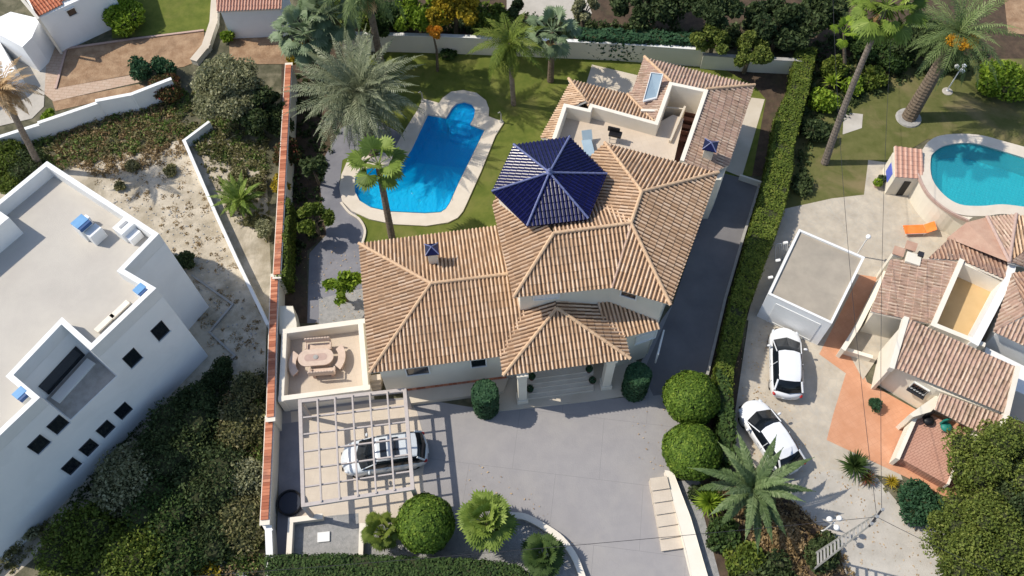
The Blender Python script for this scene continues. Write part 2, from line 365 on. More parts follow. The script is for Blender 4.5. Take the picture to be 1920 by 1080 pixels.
def ridge(pts,parent,mat=None,r=.095,name='ridge',step=.36,lift=.05):
    b=MB(); pts=[Vector(p) for p in pts]
    for a,c in zip(pts,pts[1:]):
        L=(c-a).length; k=max(1,int(L/step)); d=(c-a)/k
        for i in range(k):
            p=a+d*i+Vector((0,0,lift)); q=p+d*1.06; b.tube([p,q],[r*1.06,r*.9],8)
    return b.build(name,mat or MAT['cap'],parent)
def window(A,B,s,z,w,h,parent,frame=.07,pane='glass',shutter=False,deep=.03):
    "window centred s metres along wall A->B; outward is to the right of A->B"
    A=Vector((A[0],A[1],0)); B=Vector((B[0],B[1],0)); e=(B-A).normalized(); no=Vector((e.y,-e.x,0)); c=A+e*s+Vector((0,0,z)); rz=math.atan2(e.y,e.x)
    b=MB()
    for dx,dz,sx,sz in((0,h/2+frame/2,w+2*frame,frame),(0,-h/2-frame/2,w+2*frame,frame),(-w/2-frame/2,0,frame,h),(w/2+frame/2,0,frame,h)):
        b.box(c+e*dx+Vector((0,0,dz))+no*.03,(sx,.12,sz),rz)
    o=b.build('window',MAT['frame'],parent)
    b=MB(); b.box(c+no*deep,(w,.03,h),rz); b.build('pane',MAT[pane],o)
    return o
def wallpt(px,py,A,B):
    "photo point on the vertical plane through A,B -> (s,z)"
    A=Vector((A[0],A[1],0)); B=Vector((B[0],B[1],0)); q=onplane(px,py,A,B,A+Vector((0,0,1))); return (q-A).dot((B-A).normalized()),q.z
# ---------------------------------------------------------------- foliage
def cards(cen,size,tint,aspect=1.6,up=0.0,nrm=None):
    "random leaf quads at the points"
    n=len(cen); a=rng.normal(size=(n,3)); a/=np.linalg.norm(a,axis=1)[:,None]
    if nrm is not None:
        b=np.cross(a,nrm); b/=np.linalg.norm(b,axis=1)[:,None]+1e-9; c=np.cross(b,nrm)+nrm*rng.normal(0,.45,(n,1))
    else:
        b=rng.normal(size=(n,3)); b[:,2]*=(1-up); b=np.cross(a,b); b/=np.linalg.norm(b,axis=1)[:,None]+1e-9; c=np.cross(a,b)
    s=(size*rng.uniform(.6,1.35,n))[:,None]; b=b*s*.5*aspect; c=c*s*.5
    V=np.stack([cen-b,cen+c*.9,cen+b,cen-c*.9],1).reshape(-1,3); Q=np.arange(4*n).reshape(-1,4); return V,Q,tint
def foliage(name,cen,size,mat,parent,aspect=1.6,clump=1.0,nrm=None,tb=0.0):
    cen=np.asarray(cen); f=np.sin(cen[:,0]*3.1/clump+1)*np.sin(cen[:,1]*2.7/clump+2)*.12+np.sin(cen[:,2]*4/clump+cen[:,0]*1.7)*.06
    t=.42+f+rng.normal(0,.22,len(cen))+tb
    V,Q,t=cards(cen,size,t,aspect,0,nrm); return np_mesh(name,V,Q,mat,parent,t)
def ell_points(c,r,n,shell=.35):
    d=rng.normal(size=(n,3)); d/=np.linalg.norm(d,axis=1)[:,None]; k=1-shell*rng.random(n)**1.5
    return np.array(c)+d*k[:,None]*np.array(r),d
def bush(px,py,rad,h,fol,label,cat='shrub',n=None,size=.16,z0=0,group=None,lumps=7,name='shrub',spread=1.0,trunk=True):
    "px,py: where it meets the ground; lumpy crown of leaf clumps on short stems"
    q_=P(px,py,z0+h*.45); g=Vector((q_.x,q_.y,z0)); t=thing(name,label,cat,g,group); pts=[]; r=random.Random(int(px*7+py)); n=n or int(520*rad*rad+250); b=MB(); stems=MB()
    for i in range(lumps):
        a=2*math.pi*(i+r.random()*.8)/lumps; q=rad*.55*(r.random()**.6) if i else 0; zz=h*(.45+.25*r.random()) if i else h*.62
        c=(g.x+q*math.cos(a),g.y+q*math.sin(a),z0+zz); rr=rad*(.42+.22*r.random())
        p,_=ell_points(c,(rr,rr,min(rr,h*.42)),int(n/lumps*1.3),.5); pts.append(p); b.ball(c,(rr*.62,rr*.62,min(rr,h*.42)*.6),n=8)
        stems.tube([(g.x,g.y,z0),((g.x+c[0])/2,(g.y+c[1])/2,z0+h*.2),c],[.05*rad,.035*rad,.02],5)
    pts=np.concatenate(pts); pts=pts[pts[:,2]>z0+.03]
    f=foliage('foliage',pts,size,FOL[fol],t); b.build('twigs',FOL['core'],t); 
    if trunk: stems.build('stem',MAT['bark'],t)
    return t
def tree(px,py,h,cr,ch,fol,label,cat='tree',n=3500,size=.17,z0=0,group=None,lumps=22,name='tree',tr=.13,lean=(0,0),bark='bark',openness=.5):
    q_=P(px,py,z0+h-ch*.5); g=Vector((q_.x,q_.y,z0)); t=thing(name,label,cat,g,group); r=random.Random(int(px*3+py*5)); top=Vector((g.x+lean[0],g.y+lean[1],z0+h))
    tb=MB(); mid=g.lerp(top,.5)+Vector((r.uniform(-.15,.15),r.uniform(-.15,.15),0)); tb.tube([g,mid,top-Vector((0,0,ch*.5))],[tr*1.3,tr,tr*.7],8)
    pts=[]; cb=MB()
    for i in range(lumps):
        a=r.random()*6.283; el=r.uniform(-.5,1); q=cr*.86*math.sqrt(max(0,1-el*el*.8))*r.random()**.45; c=Vector((top.x+q*math.cos(a),top.y+q*math.sin(a),top.z-ch*.5+el*ch*.38))
        rr=cr*r.uniform(.18,.38); p,_=ell_points(c,(rr,rr,rr*.75),int(n/lumps),openness); pts.append(p); cb.ball(c,(rr*.5,rr*.5,rr*.35),n=8)
        tb.tube([top-Vector((0,0,ch*.75)),(top-Vector((0,0,ch*.6))).lerp(c,.5)+Vector((0,0,.1)),c],[tr*.5,tr*.32,.02],5)
    tb.build('trunk',MAT[bark],t); cr_=foliage('crown',np.concatenate(pts),size,FOL[fol],t,clump=1.5); cb.build('inner_branches',FOL['core'],cr_)
    return t
def hedge(name,top_px,z,hgt,fol,label,dens=140,size=.13,z0=0,cat='hedge',group=None,worldpts=None):
    pts=[Vector((q[0],q[1],z)) for q in worldpts] if worldpts else PL(top_px,z)
    cx=sum(p.x for p in pts)/len(pts); cy=sum(p.y for p in pts)/len(pts); t=thing(name,label,cat,(cx,cy,z-hgt),group)
    core=inset([(p.x,p.y) for p in pts],.09); b=MB(); b.prism(core,z-hgt,z-.08); b.build('twigs',FOL['core'],t)
    loop=[Vector((p.x,p.y,0)) for p in pts]; C_=[]; N_=[]
    for a,b_,c in tessellate_polygon([loop]):
        A,B,D=loop[a],loop[b_],loop[c]; ar=abs((B-A).cross(D-A).z)/2; k=int(ar*dens)+1; u=rng.random((k,2)); f=u.sum(1)>1; u[f]=1-u[f]
        q=np.array(A)+u[:,:1]*np.array(B-A)+u[:,1:]*np.array(D-A); bump=.09*np.sin(q[:,0]*2.2)*np.sin(q[:,1]*1.9)+.05*np.sin(q[:,1]*5.3+q[:,0]*3)
        q[:,2]=z+rng.normal(0,.05,k)+bump; C_.append(q); N_.append(np.tile([0,0,1.],(k,1)))
    n=len(loop)
    for i in range(n):
        A,B=loop[i],loop[(i+1)%n]; L=(B-A).length; k=int(L*hgt*dens*.8)+1; u=rng.random(k); w=rng.random(k)
        q=np.array(A)+u[:,None]*np.array(B-A); q[:,2]=z-w*hgt; e=(B-A).normalized(); no=np.array([e.y,-e.x,0]); q+=rng.normal(0,.05,(k,1))*no; C_.append(q); N_.append(np.tile(no,(k,1)))
    foliage('foliage',np.concatenate(C_),size,FOL[fol],t,clump=.8,nrm=np.concatenate(N_)); return t
def topiary(px,py,rx,rz,fol,label,z0=0,cyl=False,group=None,ry=None):
    g=P(px,py,z0); t=thing('topiary_bush',label,'topiary',g,group); cz=z0+rz+.12
    ry=ry or rx; n=int(rx*rz*4*3.14*560)
    if cyl:
        th=rng.random(n)*6.283; w=rng.random(n); top=rng.random(n)<.3; rr=np.where(top,np.sqrt(rng.random(n)),1.0)*rx; zz=np.where(top,z0+2*rz+.12*(1-(rr/rx)**2)+rng.normal(0,.03,n),z0+.08+w*2*rz)
        d=np.stack([np.cos(th),np.sin(th),np.zeros(n)],1); d[top]=[0,0,1]
        q=np.stack([g.x+rr*np.cos(th),g.y+rr*np.sin(th),zz],1)+d*rng.normal(0,.03,(n,1)); b=MB(); b.lathe((g.x,g.y,z0),[(rx*.9,.02),(rx*.93,rz),(rx*.93,2*rz-.08),(rx*.7,2*rz-.03)],20)
    else:
        d=rng.normal(size=(n,3)); d/=np.linalg.norm(d,axis=1)[:,None]
        wob=1+.035*np.sin(d[:,0]*5+px)*np.sin(d[:,1]*4)+.02*np.sin(d[:,2]*9+d[:,0]*7)
        wob+=.03*np.sin(d[:,0]*11+py)*np.sin(d[:,1]*10+px)*np.sin(d[:,2]*8); q=np.array([g.x,g.y,cz])+d*(wob+rng.normal(0,.024,n))[:,None]*np.array([rx,ry,rz]); b=MB(); b.ball((g.x,g.y,cz),(rx*.93,ry*.93,rz*.93),n=24)
    foliage('foliage',q,.095,FOL[fol],t,nrm=d,clump=.35); b.build('twigs',FOL['core'],t)
    s=MB(); s.tube([(g.x,g.y,z0-.02),(g.x,g.y,z0+.5)],[.12,.1],8); s.build('stem',MAT['bark'],t); return t
def frond(base,az,el,L,droop,width,nl,fan=False,lw=.05,twist=0):
    "arching feather frond: quads of rachis and leaflets"
    s=np.linspace(0,1,nl+1); th=el-droop*s; ds=L/nl; h=np.cumsum(np.cos(th))*ds; z=np.cumsum(np.sin(th))*ds
    ca,sa=math.cos(az),math.sin(az); pts=np.stack([base[0]+h*ca,base[1]+h*sa,base[2]+z],1); side=np.array([-sa,ca,0])
    V=[];Q=[];k=0
    for i in range(nl):
        t=i/nl; w=width*math.sin(math.pi*min(1,(.12+.9*t))**.75)*(1 if t<.9 else .8); p=pts[i]; q=pts[min(i+1,nl)]; fw=(q-p); fw/=np.linalg.norm(fw); up=np.cross(side,fw)
        for sg in(-1,1):
            d=side*sg*.8+fw*.62+up*(.18-.45*rng.random()) ; d/=np.linalg.norm(d); e=p+d*w*rng.uniform(.85,1.1)-np.array([0,0,w*.22]); m_=p+d*w*.5
            o=fw*lw; V+= [p-o*.5,m_-o,e,m_+o]; Q.append((k,k+1,k+2,k+3)); k+=4
    r_=side*.025
    for i in range(0,nl,2):
        j=min(i+2,nl); V+=[pts[i]-r_*(1.6-i/nl),pts[i]+r_*(1.6-i/nl),pts[j]+r_*(1.6-j/nl),pts[j]-r_*(1.6-j/nl)]; Q.append((k,k+1,k+2,k+3)); k+=4
    return np.array(V),np.array(Q)
def fanleaf(base,az,el,L,R,nl=16,droop=.5):
    "petiole plus a round fan of stiff segments with drooping tips"
    d=np.array([math.cos(az)*math.cos(el),math.sin(az)*math.cos(el),math.sin(el)]); side=np.array([-math.sin(az),math.cos(az),0]); up=np.cross(d,side); up*= -1 if up[2]<0 else 1
    c=np.array(base)+d*L-np.array([0,0,.12*L*L*.5]); V=[];Q=[];k=0; f=d-np.array([0,0,droop*.7]); f/=np.linalg.norm(f)
    V+=[np.array(base)-side*.03,np.array(base)+side*.03,c+side*.015,c-side*.015]; Q.append((0,1,2,3)); k=4
    for i in range(nl):
        a=-2.0+4.0*i/(nl-1); dd=f*math.cos(a)+side*math.sin(a); r=R*(1-.25*abs(a)/2.0)*rng.uniform(.85,1.08); e=c+dd*r-np.array([0,0,droop*r*.45]); sd=(-f*math.sin(a)+side*math.cos(a))*r*.13
        mm=c+dd*r*.55-np.array([0,0,droop*r*.1]); V+=[c,mm-sd,e,mm+sd]; Q.append((k,k+1,k+2,k+3)); k+=4
    return np.array(V),np.array(Q)
def merge(parts):
    V=[];Q=[];T=[];o=0
    for v,q,t in parts: V.append(v); Q.append(q+o); T.append(np.full(len(q),t)+rng.normal(0,.13,len(q))); o+=len(v)
    return np.concatenate(V),np.concatenate(Q),np.concatenate(T)
def palm(base_px,z0,top_px,ztop,label,kind='feather',L=3.0,nf=50,fol='canary',r0=.3,r1=.2,group=None,width=.55,name='palm_tree',skirt=0,fruit=0,nl=26,bark='trunk',bend=0,lo=-.5,droop=1.5,R=.7,lw=None):
    g=P(*base_px,z0); T=P(*top_px,ztop); t=thing(name,label,'palm tree',g,group)
    k=max(4,int((T-g).length/.22)); b=MB(); pts=[];rr=[]
    for i in range(k*2+1):
        s=i/(k*2); p=g.lerp(T,s); p+=Vector((bend*math.sin(s*math.pi),0,0)); pts.append(p); rr.append((r0+(r1-r0)*s**.6)*(1.06 if i%2 else .97))
    b.tube(pts,rr,10); b.build('trunk',MAT[bark],t)
    parts=[]
    for i in range(nf):
        u=(i+.5)/nf; el=1.35-(1.35-lo)*u**.85+rng.normal(0,.08); az=i*2.39996+rng.normal(0,.15); LL=L*(.72+.38*math.sin(math.pi*min(1,u*.9+.12)))*rng.uniform(.85,1.1)
        if kind=='feather': v,q=frond(np.array(T),az,el,LL,droop*rng.uniform(.75,1.25)*(.6+.5*u),width,nl,lw=lw or .035+.01*L/3)
        else: v,q=fanleaf(np.array(T),az,el,LL*.62,R*rng.uniform(.8,1.1),18,.25+.7*u)
        parts.append((v,q,.62-.35*u+rng.normal(0,.1)))
    V,Q,tt=merge(parts); np_mesh('crown',V,Q,FOL[fol],t,tt)
    if skirt:
        parts=[]
        for i in range(skirt):
            az=rng.random()*6.283; v,q=fanleaf(np.array(T)-np.array([0,0,.2+.5*rng.random()]),az,-1.0-.4*rng.random(),L*.3,R*.75,12,.8); parts.append((v,q,.5+rng.normal(0,.2)))
        V,Q,tt=merge(parts); np_mesh('dry_skirt',V,Q,FOL['skirt'],t,tt)
    for i in range(fruit):
        az=-2.4+i*.75+rng.normal(0,.1); q=np.array(T)+np.array([math.cos(az)*.95,math.sin(az)*.95,.15-.1*i]); p,_=ell_points(q,(.42,.42,.34),900,.9)
        o=foliage('fruit_cluster',p,.07,FOL['fruit'],t,1.0)
    return t
def rosette(px,py,r,n,fol,label,z0=0,h=.2,w=.07,el0=1.45,el1=.1,name='yucca_plant',cat='plant',group=None,stem=0):
    g=P(px,py,z0); t=thing(name,label,cat,g,group); V=[];Q=[];T=[];k=0; c=np.array(g)+np.array([0,0,h+stem])
    for i in range(n):
        u=(i+.5)/n; el=el0+(el1-el0)*u+rng.normal(0,.1); az=i*2.39996; d=np.array([math.cos(az)*math.cos(el),math.sin(az)*math.cos(el),math.sin(el)]); s=np.array([-math.sin(az),math.cos(az),0])
        L=r*rng.uniform(.8,1.1); mid=c+d*L*.5; e=c+d*L-np.array([0,0,.15*L*u]); V+=[c,mid-s*w,e,mid+s*w]; Q.append((k,k+1,k+2,k+3)); T.append(rng.random()*.6+.2); k+=4
    np_mesh('leaves',np.array(V),np.array(Q),FOL[fol],t,np.array(T)); b=MB(); b.tube([g,g+Vector((0,0,h+stem))],[.12,.1],8); b.build('stem',MAT['trunk'],t); return t
def scatter_px(poly,n,z=0):
    "random world points inside a surveyed polygon"
    loop=[Vector((p.x,p.y,0)) for p in PL(poly,z)]; tr=tessellate_polygon([loop]); A=np.array([abs((loop[b]-loop[a]).cross(loop[c]-loop[a]).z) for a,b,c in tr]); A/=A.sum(); out=[]
    for (a,b,c),w in zip(tr,rng.multinomial(n,A)):
        u=rng.random((w,2)); f=u.sum(1)>1; u[f]=1-u[f]; out.append(np.array(loop[a])+u[:,:1]*np.array(loop[b]-loop[a])+u[:,1:]*np.array(loop[c]-loop[a]))
    q=np.concatenate(out); q[:,2]=z; return q
def tufts(name,poly,n,per,rad,hgt,fol,label,size=.12,cat='undergrowth',z0=0):
    q=scatter_px(poly,n,z0); s=rng.uniform(.4,1.3,n); c=np.repeat(q,per,0); ss=np.repeat(s,per)[:,None]; d=rng.normal(size=(len(c),3)); d[:,2]=abs(d[:,2]); d/=np.linalg.norm(d,axis=1)[:,None]
    p=c+d*ss*np.array([rad,rad,hgt])*(rng.random((len(c),1))**.4); o=foliage(name,p,size,FOL[fol],None,clump=2.0,tb=0); return tag(o,label,cat,None,'stuff')
# ================================================================ GROUND AND PAVING
POOL_IN=[(802,214),(836,220),(842,211),(847,202),(856,193),(870,190),(884,194),(891,204),(889,219),(882,233),(909,243),(885,292),(860,343),(843,381),(836,392),(826,398),(797,400),(732,397),(695,389),(674,376),(665,358),(665,335),(674,319),(700,312),(727,318),(745,318),(771,279)]
POOL_OUT=[(793,185),(823,193),(829,184),(846,172),(868,169),(893,174),(911,188),(917,204),(916,218),(945,229),(929,254),(902,321),(876,379),(868,396),(858,408),(840,417),(799,423),(738,420),(693,411),(660,396),(641,377),(636,352),(640,327),(652,299),(684,284),(738,282),(754,252),(782,207)]
def ground():
    b=MB(); out=[Vector((-300,-300,0)),Vector((300,-300,0)),Vector((300,300,0)),Vector((-300,300,0))]
    hole=[Vector((p.x,p.y,0)) for p in PL(POOL_IN,0)]; flat=out+hole; fs=[]
    for a,c,d in tessellate_polygon([out,hole]):
        cr=(flat[c]-flat[a]).cross(flat[d]-flat[a]).z
        if abs(cr)>1e-9: fs.append((a,c,d) if cr>0 else (a,d,c))
    b.add([(p.x,p.y,0) for p in flat],fs); tag(b.build('ground',MAT['scrubsoil']),'dry scrubby earth under the whole hillside',None,None,'structure')
ground()
e=.004
sheet('sandy_ground',[(-60,330),(60,340),(200,285),(345,262),(500,605),(497,700),(420,720),(300,790),(250,960),(-60,1000)],e,MAT['sand'],'bare sandy plot around the white house')
sheet('sandy_strip',[(345,262),(420,250),(500,330),(512,600),(500,605)],e,MAT['sand'],'pale stony strip between the thin white wall and the tiled boundary wall')
sheet('sandy_corner',[(-60,1000),(60,950),(120,960),(60,1050),(-20,1120),(-80,1120)],e,MAT['sand'],'sandy footpath below the white house')
sheet('pool_lawn',[(770,90),(1500,126),(1440,330),(1350,330),(1250,420),(1000,520),(925,470),(678,470),(684,435),(655,394),(636,352),(641,300),(700,250),(600,120)],e,MAT['lawn'],'mown green lawn around the rectangular pool',holes=[POOL_IN])
sheet('garden_bed',[(528,100),(640,90),(700,240),(640,300),(612,440),(576,470),(576,606),(524,606)],2*e,MAT['soil'],'dark planting bed along the boundary wall')
sheet('garden_path',[(576,606),(684,604),(677,452),(684,430),(668,402),(641,378),(636,350),(642,300),(684,284),(738,282),(754,252),(690,215),(640,240),(605,300),(600,350),(612,440),(580,475)],3*e,MAT['path'],'smooth dark grey path left of the pool')
sheet('path_landing',[(598,560),(684,540),(684,604),(598,612)],4*e,MAT['gravel'],'lighter grey landing beside the tiled wing')
sheet('driveway',[(522,762),(770,745),(925,770),(1170,745),(1240,600),(1262,570),(1345,322),(1425,343),(1380,490),(1325,700),(1255,880),(1300,1080),(1330,1160),(1120,1160),(1098,1085),(1085,1055),(1050,1010),(1010,982),(965,965),(900,978),(690,1040),(522,1040)],e,MAT['drive'],'smooth pale grey concrete driveway')
sheet('side_driveway',smooth_px([(1345,322),(1424,344),(1380,490),(1327,695),(1290,735),(1225,742),(1205,700),(1262,570)],1),1.5*e,MAT['drive2'],'paved driveway strip along the right side of the villa, coloured darker to deepen its shade')  # darker paving colour adds depth to the villa's shadow on this strip
sheet('carport_paving',[(545,772),(768,748),(782,772),(800,840),(792,896),(800,965),(742,990),(672,984),(556,974)],2*e,MAT['beige'],'beige tiled paving under the pergola')
sheet('wall_side_strip',[(526,795),(562,790),(568,955),(545,975),(540,1040),(518,1040)],3*e,MAT['path'],'dark strip beside the boundary wall')
sheet('lower_yard',[(545,974),(672,962),(674,1040),(545,1045)],3*e,MAT['gravel'],'grey sunken yard below the pergola')
sheet('kerb_bed',[(690,985),(900,978),(965,968),(1010,985),(1050,1012),(1083,1055),(1096,1090),(690,1100)],3*e,MAT['gravel'],'gravel planting bed inside the curved kerb')
sheet('side_path',[(1409,183),(1434,186),(1391,332),(1351,316)],3*e,MAT['cream'],'pale paved path along the right side of the villa')
sheet('rear_patio',[(1110,121),(1195,141),(1186,185),(1098,160)],3*e,MAT['cream'],'pale concrete patio behind the villa')
sheet('shade_sheet',[(1330,116),(1488,124),(1482,210),(1440,330),(1410,330),(1436,186),(1412,158)],2*e,MAT['soil'],'dark sheet standing in for shade between the rear roof and the long hedge')  # soil colour painted in for the tree and roof shade here
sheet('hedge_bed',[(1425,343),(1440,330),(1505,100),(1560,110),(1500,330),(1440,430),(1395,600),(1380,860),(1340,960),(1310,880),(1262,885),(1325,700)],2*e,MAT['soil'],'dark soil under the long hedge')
sheet('neighbour_lawn',[(1500,110),(1960,110),(1960,320),(1740,260),(1640,320),(1625,370),(1480,395),(1440,450)],3*e,MAT['lawn2'],'worn green lawn of the neighbouring garden')
sheet('neighbour_soil',[(1500,-60),(2000,-60),(2000,115),(1860,135),(1700,150),(1560,180),(1500,240)],2*e,MAT['soil'],'dark planting ground behind the neighbouring lawn')
sheet('red_soil',[(1880,-30),(2000,-30),(2000,70),(1890,62)],3*e,MAT['earth'],'bare reddish earth in the top right corner')
sheet('neighbour_patio',[(1455,395),(1560,372),(1620,365),(1628,300),(1665,305),(1660,362),(1705,360),(1800,440),(2000,470),(2000,640),(1640,640),(1560,640),(1400,600)],4*e,MAT['flag'],'pale flagstone patio of the neighbouring villa')
sheet('neighbour_drive',[(1405,590),(1560,620),(1620,700),(1700,920),(1760,960),(1800,1160),(1600,1160),(1480,940),(1370,830)],4*e,MAT['flag'],'pale crazy paved forecourt with the two parked cars')
sheet('lane',[(1480,900),(1560,880),(1660,900),(1740,990),(1800,1160),(1620,1160),(1560,1050),(1500,960)],5*e,MAT['lane'],'pale concrete lane at the bottom right')
sheet('verge_soil',[(1640,890),(1720,905),(1850,900),(2000,900),(2000,1160),(1800,1160),(1740,1000),(1690,950)],6*e,MAT['scrubsoil'],'stony earth verge beside the lane')
sheet('terracotta_paving',[(1612,515),(1646,520),(1584,652),(1602,652),(1625,716),(1725,772),(2000,800),(2000,900),(1860,905),(1835,935),(1790,940),(1700,895),(1550,825),(1562,778),(1586,700),(1536,664)],6*e,MAT['terra'],'orange terracotta paving around the neighbouring villa')
sheet('palm_bed',[(1310,930),(1480,935),(1560,1010),(1620,1160),(1370,1160)],7*e,MAT['soil'],'dark reddish soil bed under the big palm')
sheet('grey_verge',[(1268,902),(1310,900),(1345,960),(1400,1160),(1345,1160),(1293,975)],5*e,MAT['gravel'],'grey gravel strip beside the cream driveway wall')
sheet('stepping_slab',[(1582,210),(1618,214),(1616,240),(1580,252)],5*e,MAT['lane'],'pale slab on the lawn by the slim palm')
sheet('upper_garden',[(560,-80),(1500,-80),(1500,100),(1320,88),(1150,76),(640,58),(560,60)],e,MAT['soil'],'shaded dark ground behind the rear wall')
sheet('gravel_court',[(950,-40),(1085,-40),(1110,25),(1080,40),(950,25)],2*e,MAT['lane'],'pale gravel court above the rear hedge')
sheet('terrace_lawn',[(205,-30),(402,-30),(396,58),(210,72)],e,MAT['lawn'],'small green lawn in the upper left')
sheet('earth_terrace',[(124,88),(382,55),(386,108),(345,125),(245,140),(104,166)],2*e,MAT['earth'],'bare reddish earth terrace in the upper left')
sheet('lower_earth_terrace',[(98,190),(258,158),(276,160),(250,176),(104,208)],2*e,MAT['earth'],'narrow strip of reddish earth above the stepped white wall')
sheet('brick_walk',[(82,90),(124,86),(104,166),(250,140),(262,154),(100,190),(78,172)],3*e,MAT['brickpath'],'brick edged walk around the earth terrace')
sheet('grey_yard',[(20,95),(88,92),(82,200),(60,222),(-60,250),(-60,150)],3*e,MAT['lane'],'grey paved yard in the upper left')
sheet('terracotta_court',[(38,75),(80,58),(104,86),(50,100)],4*e,MAT['terradk'],'small dark terracotta court between the white walls')
sheet('side_soil',[(430,55),(530,48),(540,120),(430,120)],2*e,MAT['earth'],'earth bed below the small red roofed house')
# ================================================================ MAIN VILLA
def wallbox(b,pts,z0,z1,mi=0): b.prism([(p[0],p[1]) for p in pts],z0,z1,mi)
villa=thing('villa','large cream villa with sand coloured tiled roofs and a navy blue hexagonal tower roof','villa',P(1050,560,0))
ze=4.0
A,B,Cc,D=P(693,700,ze),P(673,457,ze),P(925,425,ze),P(943,668,ze)
body=MB()
wing=[A,B,Cc+Vector((1.5,-.2,0)),D+Vector((1.5,.2,0))]
wi=inset(wing,.42); wallbox(body,wi,0,ze-.1)
zu=6.8
E=[P(1134,268,zu),P(1347,324,zu),P(1257,572,zu),P(1148,540,zu),P(963,558,zu),P(923,384,zu)]
dome_c=P(1030,325,8.95)
up=[E[1],E[2],E[3],E[4],E[5],Vector((dome_c.x-1,dome_c.y+1.5,0)),E[0]]
upi=inset(up,.4); wallbox(body,upi,0,zu-.12)
REAR_OUT=[(1016,262),(1066,148),(1176,177),(1184,172),(1208,107),(1415,160),(1366,311),(1340,330)]
ro=inset(PL(REAR_OUT,4.25),.45); wallbox(body,ro+[(upi[0][0]-3,upi[0][1]-2)],0,2.45)
# right front single-storey corner
rc=[P(1150,648,ze),P(1234,618,ze),P(1258,575,ze),P(1120,560,ze)]
wallbox(body,inset(rc,.3),0,ze-.1)
body.build('wall',MAT['wall'],villa)
# hexagonal tower
tw=MB(); HX=[P(*q,8.05) for q in((1068,257),(1138,327),(1103,411),(988,425),(922,360),(963,272))]
tw.prism(inset(HX,.3),0,7.95); tower=tw.build('tower',MAT['wall'],villa)
cx=sum(h.x for h in HX)/6; cy=sum(h.y for h in HX)/6; apex=onplane(1030,325,Vector((cx,cy,0)),Vector((cx+1,cy,0)),Vector((cx,cy,1)))
apex=Vector((apex.x,apex.y,9.0)); apex=P(1030,325,9.0)
for i in range(6):
    tiled([HX[i],HX[(i+1)%6],apex],'tower_roof',MAT['blue'],tower,sp=.2,course=.38,h=.06,thick=.2,edgemat=MAT['blue'])
for i in range(6): ridge([HX[i],apex],tower,MAT['bluecap'],r=.06,lift=.075)
fin=MB(); fin.lathe((apex.x,apex.y,apex.z),[(.16,0),(.18,.12),(.08,.2),(.11,.3),(.02,.4)],12); fin.build('finial',MAT['bluecap'],tower)
# upper roof
R1,R2,R3=P(1203,360,7.95),P(1183,419,7.95),P(1038,438,7.95)
V1=P(1148,385,7.3)
tl=MAT['tile']
tiled([E[1],E[2],R2,R1],'roof',tl,villa)
tiled([E[2],E[3],R2],'roof',tl,villa)
tiled([E[3],E[4],R3,R2],'roof',tl,villa)
X1=onplane(985,395,E[4],E[5],R3)
tiled([E[4],E[5],onplane(940,350,E[4],E[5],R3),X1,onplane(1010,400,E[4],E[5],R3),R3],'roof',tl,villa)
dS=(E[4]-E[3]).cross(Vector((0,0,1))).normalized()
nb=[R2,R3,R3+Vector((-.1,2.4,-.75)),R2+Vector((-.1,2.4,-.75))]
tiled(nb,'roof',tl,villa)
nw=Vector((-(R1-R2).y,(R1-R2).x,0)).normalized(); 
if nw.x>0: nw=-nw
w0=R1-R2; sl_=-.31
q=[R2,R1,R1+nw*3.7+w0.normalized()*1.0+Vector((0,0,sl_*3.7)),R2+nw*3.7+Vector((0,0,sl_*3.7))]
Ea=onplane(1134,268,q[0],q[1],q[2]); 
tiled([R2,R1,Ea,onplane(1108,292,q[0],q[1],q[2]),onplane(1100,350,q[0],q[1],q[2]),onplane(1128,400,q[0],q[1],q[2])],'roof',tl,villa)
tiled([Ea,E[1],R1],'roof',tl,villa)
for a in([E[1],R1],[R1,R2],[R2,E[2]],[R2,R3],[R3,E[4]],[R1,Ea]): ridge(a,villa)
# valley flashing between the two front slopes
vb=MB(); vb.tube([R2+Vector((0,-.05,.0)),E[3]+Vector((0,0,.03))],[.05,.05],6); vb.build('valley',MAT['stonedk'],villa)
# main wing roof
G1=P(808,532,5.2); G2=G1+(D-A).normalized()*4.6+Vector((0,.0,0)); G2.z=5.2
Dx=D+(D-A).normalized()*1.4; Cx=Cc+(Cc-B).normalized()*1.2
tiled([A,Dx,G2,G1],'roof',tl,villa); tiled([B,A,G1],'roof',tl,villa); tiled([Cx,B,G1,G2],'roof',tl,villa)
for a in([A,G1],[B,G1],[G1,G2]): ridge(a,villa)
# porch roof
P1,P2=P(943,705,ze),P(1182,673,ze); fd=(P2-P1).normalized(); bk=Vector((-fd.y,fd.x,0)); Q=P(1044,578,5.25)
tiled([P1,P2,Q],'porch_roof',tl,villa)
Qb=Q+bk*1.2
tiled([P1,Q,Qb,P1+bk*4.6],'porch_roof',tl,villa); tiled([P2,P2+bk*4.6,Qb,Q],'porch_roof',tl,villa)
for a in([P1,Q],[P2,Q]): ridge(a,villa)
# right corner roof
K1,K2=P(1140,640,ze+.0),P(1238,617,ze); kb=Vector((-(K2-K1).y,(K2-K1).x,0)).normalized()
tiled([K1,K2,K2+kb*3.0+Vector((0,0,.93)),K1+kb*4.0+Vector((0,0,1.24))],'porch_roof',tl,villa)
